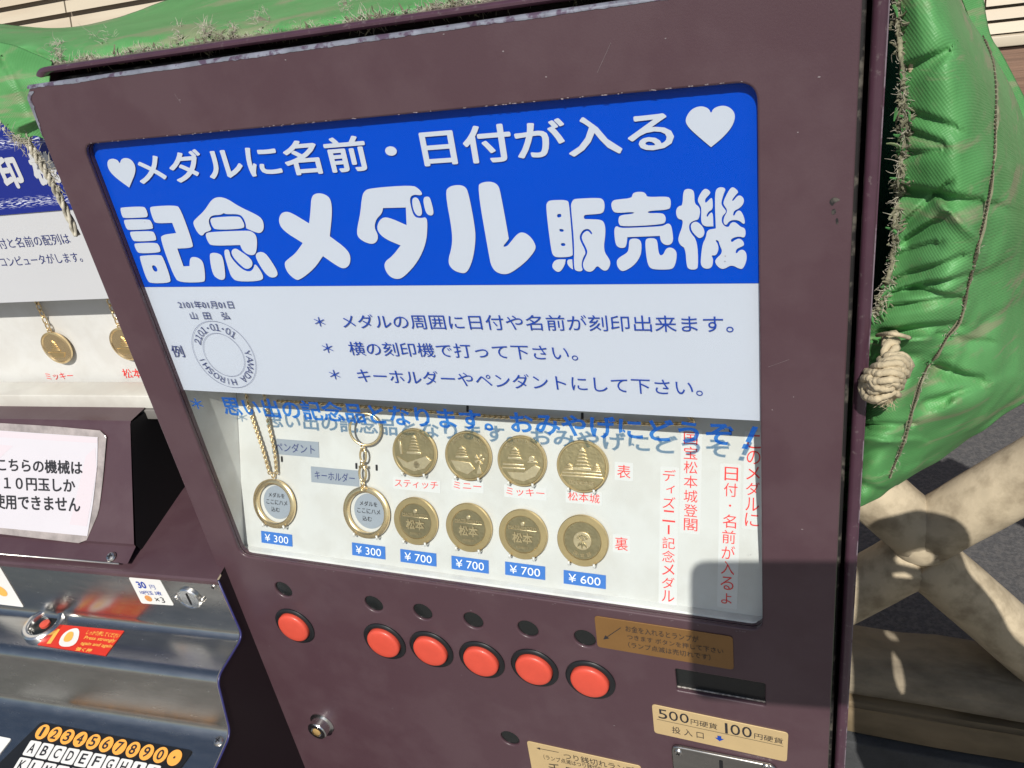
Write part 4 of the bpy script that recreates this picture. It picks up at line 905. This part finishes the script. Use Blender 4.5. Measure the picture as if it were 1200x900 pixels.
# ================================================================== GREEN COVER
cv = thing('machine_cover', 'torn green vinyl cover thrown back over the top and right side of the machine', 'cover', (.45, .15, .1))
def cloth(name, rows, nu, nv, m, folds=(), jit=.0, thick=.0008, uvs=900, smooth=True, edge=None):
    nr = len(rows); nc = len(rows[0])
    R_ = [spline([(p[0], p[1], p[2]*1000) for p in r], nu) for r in rows]
    cols = []
    for j in range(len(R_[0])): cols.append(spline([R_[i][j] for i in range(nr)], nv))
    vs = []; H = len(cols[0]); W_ = len(cols)
    for i in range(H):
        for j in range(W_):
            p = cols[j][i].copy(); px_, py_, d = p.x, p.y, p.z/1000
            for (x0, y0, x1, y1, wd, am) in folds:
                a = Vector((x0, y0)); b = Vector((x1, y1)); ab = b-a; t = max(0, min(1, (Vector((px_, py_))-a).dot(ab)/ab.length_squared))
                dv_ = Vector((px_, py_))-a-ab*t; dd = dv_.length; sg = (ab.x*dv_.y-ab.y*dv_.x) > 0; d += am*math.exp(-(dd/(wd*1.5 if sg else wd*.45))**2)*(1-.55*t)
            q = aty((px_, py_), d)
            q.y += jit*noise.noise(q*22)+jit*.4*noise.noise(q*60)
            if edge and j in (0,): q += Vector((noise.noise(q*170), 0, noise.noise(q*230)))*edge
            vs.append(q)
    fs = [(i*W_+j, i*W_+j+1, (i+1)*W_+j+1, (i+1)*W_+j) for i in range(H-1) for j in range(W_-1)]
    me = mesh(vs, fs); uvl = me.uv_layers.new(name='UVMap')
    for lp in me.loops:
        v = me.vertices[lp.vertex_index].co; a = (v.x*.8+v.z*.6); b = (-v.x*.6+v.z*.8); uvl.data[lp.index].uv = (a*uvs*.29, (b+v.y*.5)*uvs*.29)
    o = link(name, me, cv, m, True); md = o.modifiers.new('s', 'SOLIDIFY'); md.thickness = thick; md.offset = 1
    return o, vs, W_, H
side_rows = [
 [(1050,-190,.05),(1070,-190,.05),(1090,-190,.06),(1105,-190,.09),(1113,-190,.15),(1120,-190,.25)],
 [(1050,-70,.032),(1070,-70,.026),(1090,-70,.032),(1105,-70,.055),(1113,-70,.12),(1120,-70,.22)],
 [(1052,0,.030),(1074,0,.020),(1097,0,.022),(1114,0,.045),(1123,0,.10),(1127,0,.2)],
 [(1056,60,.026),(1085,60,.014),(1112,60,.014),(1134,60,.035),(1149,55,.09),(1155,50,.2)],
 [(1060,130,.024),(1092,130,.011),(1124,130,.010),(1150,128,.028),(1170,120,.08),(1186,105,.2)],
 [(1056,200,.026),(1092,200,.012),(1128,200,.008),(1162,200,.03),(1190,195,.09),(1216,185,.2)],
 [(1049,270,.028),(1088,270,.013),(1126,270,.008),(1158,270,.028),(1198,265,.08),(1238,255,.2)],
 [(1041,330,.030),(1080,330,.016),(1112,330,.012),(1140,330,.03),(1190,330,.08),(1242,330,.2)],
 [(1018,385,.034),(1055,382,.022),(1092,380,.018),(1124,380,.036),(1178,390,.075),(1238,400,.18)],
 [(992,440,.060),(1026,440,.034),(1062,440,.026),(1092,436,.04),(1158,440,.06),(1226,448,.14)],
 [(985,500,.060),(1012,500,.036),(1040,500,.028),(1066,500,.036),(1120,498,.055),(1172,490,.11)],
 [(982,550,.062),(1004,550,.040),(1024,550,.034),(1046,548,.040),(1082,540,.060),(1112,532,.10)],
 [(980,596,.064),(994,596,.046),(1006,592,.042),(1020,586,.046),(1038,577,.060),(1052,568,.09)]]
folds = [(1055,222,1150,236,9,.011),(1060,262,1110,215,5,.006),(1062,282,1110,250,6,.008),(1048,330,1128,300,6,.006),(1046,345,1140,322,5,.007),(1035,362,1125,352,5,.006),(1030,392,1122,382,6,.013),
 (1020,402,1115,398,4,-.008),(1028,420,1100,418,8,.011),(1098,428,1150,445,9,.012),(1010,455,1060,440,6,.008),(1005,498,1068,496,4,.010),(1005,512,1080,520,6,-.006),(1000,540,1040,520,7,.006),(1000,560,1045,575,6,.006),
 (1060,180,1100,176,5,.004),(1130,520,1060,545,16,.014),(1110,60,1060,110,10,.004),(1150,300,1120,420,14,-.006),(1180,200,1200,420,18,-.010),(1062,130,1120,150,7,.005),(1058,150,1105,168,6,.006),(1050,300,1095,285,6,.006),(1070,340,1128,352,5,.006),(1100,395,1160,400,5,.007),(1085,470,1150,455,9,.007),(1140,330,1195,300,8,.005),(1150,380,1200,350,9,.006),(1060,80,1110,60,7,.005),(1165,240,1200,250,7,.005),(1120,470,1190,440,14,-.008),(1100,235,1150,280,6,-.006)]
side, SV, SW, SH = cloth('side_panel', side_rows, 26, 20, M['green'], folds, .005)
# outer flap behind (bright strip at the far right) and inside of the cover, its shade put into a darker green
cloth('outer_flap', [[(1120,-20,.26),(1150,-20,.27)],[(1140,30,.26),(1160,38,.27)],[(1150,55,.26),(1176,66,.27)],[(1170,90,.26),(1203,118,.27)],[(1190,140,.26),(1240,190,.27)]], 6, 6, M['green'], (), .003)
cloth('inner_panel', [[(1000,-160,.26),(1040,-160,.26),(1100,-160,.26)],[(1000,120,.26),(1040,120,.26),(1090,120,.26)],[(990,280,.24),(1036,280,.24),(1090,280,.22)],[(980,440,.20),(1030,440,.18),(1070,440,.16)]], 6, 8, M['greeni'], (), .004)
# cloth lying on the machine's top, and hanging down at its left
top_rows = [
 [(24,88,.027),(60,80,.027),(100,74.5,.027),(160,66,.027),(240,54.5,.027),(330,42,.027),(420,29,.027),(520,13,.027),(640,-4,.027),(800,-26,.027),(1000,-52,.027),(1060,-62,.03)],
 [(-20,78,.034),(40,68,.034),(95,60,.034),(160,52,.034),(240,42,.034),(330,30,.034),(420,16,.034),(520,2,.034),(640,-14,.034),(800,-36,.034),(1000,-62,.034),(1070,-70,.034)],
 [(-40,56,.05),(15,52,.06),(80,46,.06),(155,40,.06),(240,28,.06),(330,18,.06),(420,4,.06),(520,-12,.06),(640,-26,.06),(800,-50,.06),(1000,-75,.06),(1080,-84,.06)],
 [(-60,30,.12),(0,34,.13),(70,38,.14),(150,30,.14),(235,18,.14),(330,2,.14),(420,-14,.14),(520,-26,.14),(640,-42,.14),(800,-66,.14),(1000,-92,.14),(1090,-95,.14)],
 [(-80,24,.26),(0,29,.26),(68,34,.26),(128,24,.26),(205,-2,.26),(300,-30,.26),(400,-50,.26),(500,-62,.26),(640,-78,.26),(800,-96,.26),(1000,-115,.26),(1100,-120,.26)]]
tfold = [(100,52,300,28,7,-.008),(60,45,130,42,8,.01),(260,20,420,-5,8,.012),(30,60,90,75,8,.008),(330,28,480,8,8,-.008)]
top, TV, TW, TH = cloth('top_panel', top_rows, 14, 10, M['green'], tfold, .006)
hang_rows = [
 [(-60,40,.03),(-20,46,.03),(14,52,.03),(40,62,.028),(62,72,.026)],
 [(-60,80,.012),(-20,84,.010),(14,88,.010),(36,92,.010),(58,96,.012)],
 [(-60,118,.008),(-20,118,.007),(10,118,.007),(36,122,.008),(58,126,.010)],
 [(-60,134,.008),(-16,132,.006),(14,142,.006),(38,146,.007),(58,150,.010)],
 [(-60,140,.008),(-12,136,.006),(24,163,.006),(40,159,.007),(58,166,.010)]]
hang, HV, HW, HH = cloth('left_flap', hang_rows, 12, 12, M['green'], [(5,66,34,130,4,.003),(20,148,50,136,4,-.006),(-10,110,-2,80,7,.003)], .002)
FP = Plane((0, .15, 0), (1, 0, 0), (0, 0, 1))
def blob(x, z, a, b, n=14): return [(x+a*math.cos(k*2*math.pi/n)*(.85+.3*random.random()), z+b*math.sin(k*2*math.pi/n)*(.85+.3*random.random())) for k in range(n)]
fl = chaikin([(.566,.00),(.585,.045),(.64,.070),(.672,.050),(.700,.030),(.722,-.01),(.728,-.06),(.752,-.095),(.775,-.12),(.80,-.165),(.86,-.20),(.95,-.26),(1.05,-.30),(1.05,-.62),(.566,-.62),(.565,-.25),(.563,-.10)], 2)
me = plate2d([fl, blob(.648,-.022,.022,.016), blob(.632,-.062,.015,.013), chaikin(blob(.637,-.30,.008,.05)), blob(.640,-.215,.010,.012)], .001)
for v in me.vertices: x, z, t = v.co; v.co = (x, .15+t+.012*math.sin(x*38+z*11)+.006*math.sin(z*50), z)
link('added_shade_flap', me, cv, M['green'], True)  # unseen cloth added out of frame, outline and holes shaped to shade the barrier
# rolled, grimy edges
def hem(pts, r, name='frayed_hem', m=None, kk=0):
    P = spline(pts, 14); P = [p+Vector((noise.noise(p*160), noise.noise(p*160+Vector((9, 0, 0))), noise.noise(p*160+Vector((0, 9, 0)))))*r*1.1 for p in P]
    return tube(P, r, 7, rf=lambda t, i: r*(.75+.7*abs(noise.noise(Vector((i*.9, kk, 0))))+.25*random.random()))
def fibres(pts, n, ln, spread, bias, wd=.00028, flat=True, crl=1.1):
    P = spline(pts, 10); ms_v = []; ms_f = []
    for k in range(n):
        i = random.randrange(len(P)-1); clump = noise.noise(P[i]*45)
        if clump < -.05 and random.random() < .6: continue
        p = P[i].lerp(P[i+1], random.random()) + Vector((random.gauss(0, 1), random.gauss(0, 1), random.gauss(0, 1)))*.0012
        d = (Vector(bias) + Vector((random.gauss(0, 1), random.gauss(0, 1)*.5, random.gauss(0, 1)))*spread); d.normalize()
        l_ = ln*(.25+random.random()**2*1.2)*(1+max(0, clump)); curl = Vector((random.gauss(0, 1), random.gauss(0, 1), random.gauss(0, 1)))*crl
        pts_ = [p]; 
        for s in range(4): d = (d+curl*.35).normalized(); pts_.append(pts_[-1]+d*l_/4)
        b0 = len(ms_v); sd = d.cross(Vector((.3, -1, .5))).normalized()
        for s, q in enumerate(pts_):
            w_ = wd*(1-s*.18); ms_v += [q-sd*w_, q+sd*w_, q+Vector((0, -1, .3))*w_*1.4]
        for s in range(4):
            for e in range(3): ms_f.append((b0+s*3+e, b0+s*3+(e+1) % 3, b0+s*3+3+(e+1) % 3, b0+s*3+3+e))
    return mesh(ms_v, ms_f)
E1 = [SV[i*SW]+Vector((0, -.001, 0)) for i in range(0, int(SH*.66), 6)]
link('frayed_hem', hem(E1, .0012), cv, M['stain'], True)
link('frayed_hem', hem([p+Vector((.004, -.001, 0)) for p in E1[:14]], .0018, kk=4), cv, M['rope'], True)
link('torn_shreds', fibres(E1, 420, .0040, 1.2, (.5, -.4, .1), wd=.0009), cv, M['stain'], kind='stuff')
link('torn_shreds', fibres(E1, 120, .0045, 1.2, (.6, -.5, .1), wd=.0010), cv, M['green'], kind='stuff')
link('loose_threads', fibres(E1, 1700, .0032, 1.4, (.35, -.4, .1), wd=.0002), cv, M['frayed'], kind='stuff')
E2 = [TV[j]+Vector((0, -.0005, .0010)) for j in range(4, TW, 4)]
link('frayed_hem', hem([p+Vector((0, 0, -.0008)) for p in E2], .0013, kk=7), cv, M['frayed'], True)
link('torn_shreds', fibres(E2[:40], 900, .0040, 1.2, (.1, -.2, .5), wd=.0008), cv, M['stain'], kind='stuff')
link('loose_threads', fibres(E2[:40], 8000, .0040, 1.4, (.1, -.15, .45), wd=.00020), cv, M['frayed'], kind='stuff')
E3 = [HV[(HH-1)*HW+j] for j in range(int(HW*.2), int(HW*.72), 3)]
link('loose_threads', fibres(E3, 260, .008, .9, (-.3, -.4, -.4)), cv, M['frayed'], kind='stuff')
# ragged rips in the top cloth just above the edge
def rip(px_, py_, w_, h_, y):
    pts = [(px_+(w_*math.cos(a)*(.7+.5*random.random())), py_+h_*math.sin(a)*(.7+.5*random.random())) for a in [k*2*math.pi/12 for k in range(12)]]
    return pts
def surf_pt(px_, py_, V, lift=.0012):
    c, d = ray((px_, py_)); best = None; bd = 9
    for v in V:
        t = (v-c).dot(d); e_ = (c+d*t-v).length
        if e_ < bd: bd = e_; best = t
    return c+d*(best-lift)
for (x, y, w_, h_) in ((119, 44, 12, 6), (211, 38, 5, 9), (243, 36, 5, 5), (273, 34, 4, 4), (307, 25, 9, 9), (69, 58, 4, 9), (405, 10, 6, 7)):
    pts = [surf_pt(a, b, TV, .0045) for a, b in rip(x, y, w_, h_, 0)]
    link('torn_patch', mesh(pts, [tuple(range(len(pts)))]), cv, M['stain'])
    link('loose_threads', fibres(pts+[pts[0]], 130, .0042, 1.3, (0, -.3, .3), wd=.0002), cv, M['frayed'], kind='stuff')
# seam down the side panel: grimy welt with dark stitches
seam = [(1152,42),(1160,62),(1166,90),(1167,130),(1166,165),(1163,205),(1160,225),(1153,260),(1145,290),(1137,325),(1131,350),(1124,377),(1110,395),(1098,415),(1088,428),(1080,445),(1074,465),(1068,485),(1060,515),(1050,540),(1042,560)]
SPm = [surf_pt(x, y, SV, .0022) for x, y in seam]; SP = spline(SPm, 14)
def ribbon(P, wd, h=0, jit=0):
    vs = []
    for i, p in enumerate(P):
        t = (P[min(i+1, len(P)-1)]-P[max(i-1, 0)]).normalized(); s = t.cross((CP-p).normalized()).normalized()
        k = wd*(1+jit*noise.noise(p*140)*2); vs += [p-s*k, p+s*k]
    return mesh(vs, [(2*i, 2*i+1, 2*i+3, 2*i+2) for i in range(len(P)-1)])
link('seam_welt', ribbon(SP[4:], .0010, jit=.35), cv, M['stain'], True)
st_ = []
for i in range(0, len(SP)-2, 2):
    a = SP[i]; b = SP[i].lerp(SP[i+1], .95); off = (CP-a).normalized()*.001; st_.append(tube([a+off, (a+b)/2+off*1.6, b+off], .00045, 5))
link('stitching', join(st_), cv, M['stitch'], True)
link('loose_threads', fibres(SPm[8:], 160, .0028, 1.3, (0, -.4, 0), wd=.00016), cv, M['frayed'], kind='stuff')
# ---- rope with a knot
rp_ = thing('knotted_rope', 'frayed beige rope tied in a fat knot, hanging out of the green cover', 'rope', tuple(aty((1035, 455), .012)), 0)
RS = [aty(p, y) for p, y in (((1044, 395), .03), ((1044, 405), .010), ((1042, 420), .004), ((1038, 433), .004))]
def strands(path, r, n, tw, name, k=.55):
    P = spline(path, 14); ms_ = []; up = Vector((0, -1, 0))
    for s in range(n):
        Q = []
        for i, p in enumerate(P):
            t = (P[min(i+1, len(P)-1)]-P[max(i-1, 0)]).normalized(); u = (up-t*up.dot(t)).normalized(); v = t.cross(u); a = tw*i/len(P)*6.28+s*6.28/n
            Q.append(p+(u*math.cos(a)+v*math.sin(a))*r*.55)
        ms_.append(tube(Q, r*k, 7, rf=lambda t, i: r*k*(.85+.3*noise.noise(Vector((i*.5, s*3, 0))))))
    return join(ms_)
link('rope_tail', strands(RS, .0042, 3, 1.2, 'r'), rp_, M['rope'], True)
def aP(pts): return [aty((x, y), d) for x, y, d in pts]
loops = [[(1020,441,.012),(1027,437,-.004),(1040,432,-.010),(1052,426,-.006),(1060,430,.004)], [(1019,444,.010),(1028,446,-.008),(1040,442,-.014),(1051,437,-.008),(1058,434,.004)],
         [(1018,452,.010),(1022,443,-.004),(1032,449,-.012),(1044,447,-.012),(1052,442,-.002)], [(1016,450,.010),(1020,460,.0),(1030,462,-.010),(1044,452,-.008),(1051,448,.002)],
         [(1036,427,.006),(1044,424,-.004),(1056,424,.0),(1058,432,.006)]]
for lp in loops: link('rope_loop', strands(aP(lp), .0054, 5, .8, 'l', .36), rp_, M['rope'], True)
ms = []
for k in range(16):
    x1 = 1020+k*2.0; a = aP([(1030+k*1.2, 450, -.004), (1024+k*1.8, 458+abs(k-8)*.3, -.010), (x1+3, 465+5*math.sin(k*.4), -.006), (x1+8-(k > 9)*4, 470-abs(k-6)*.8, .002)])
    ms.append(tube(spline(a, 5), .0013, 6))
link('rope_end', join(ms), rp_, M['rope'], True)
link('rope_fray', fibres(aP([(1025, 465, -.004), (1045, 468, -.004)]), 140, .005, .6, (.1, -.2, -.9), wd=.0002), rp_, M['rope'], kind='stuff')
link('cover_hem_lip', tube(spline(aP([(1028, 393, .030), (1040, 391, .010), (1052, 392, .006), (1066, 396, .016)]), 6), .0010, 8), cv, M['rope'], True)
# strap between the two machines
rp2 = thing('cover_cord', 'dirty beige cord hanging between the two machines at the upper left', 'cord', tuple(aty((50, 190), .02)))
link('cord', strands([aty(p, .009) for p in ((24, 160), (33, 168), (44, 185), (55, 203), (64, 220), (76, 244), (90, 276))], .0024, 3, 4, 'c'), rp2, M['frayed'], True)
link('cord_fray', fibres([aty(p, .009) for p in ((24, 160), (44, 178), (58, 195), (72, 225))], 200, .006, .8, (.2, -.3, 0)), rp2, M['frayed'], kind='stuff')

# ================================================================== PHOTOGRAPHER'S PHONE (behind the lens; throws the dark oblong on the door)
ph = thing('smartphone', 'dark smartphone held up in front of the machine, throwing the oblong shadow on its door', 'phone', tuple(CP))
pm = Matrix(((RX.x, -RY.x, -RZ.x, CP.x), (RX.y, -RY.y, -RZ.y, CP.y), (RX.z, -RY.z, -RZ.z, CP.z), (0, 0, 0, 1)))
me = plate2d([rounded(rect(-.013, -.088, .152, .0), .011, 6)], .008, .002); me.transform(pm @ Matrix.Translation((0, 0, .013))); link('phone_body', me, ph, M['black'])
print('scene built')
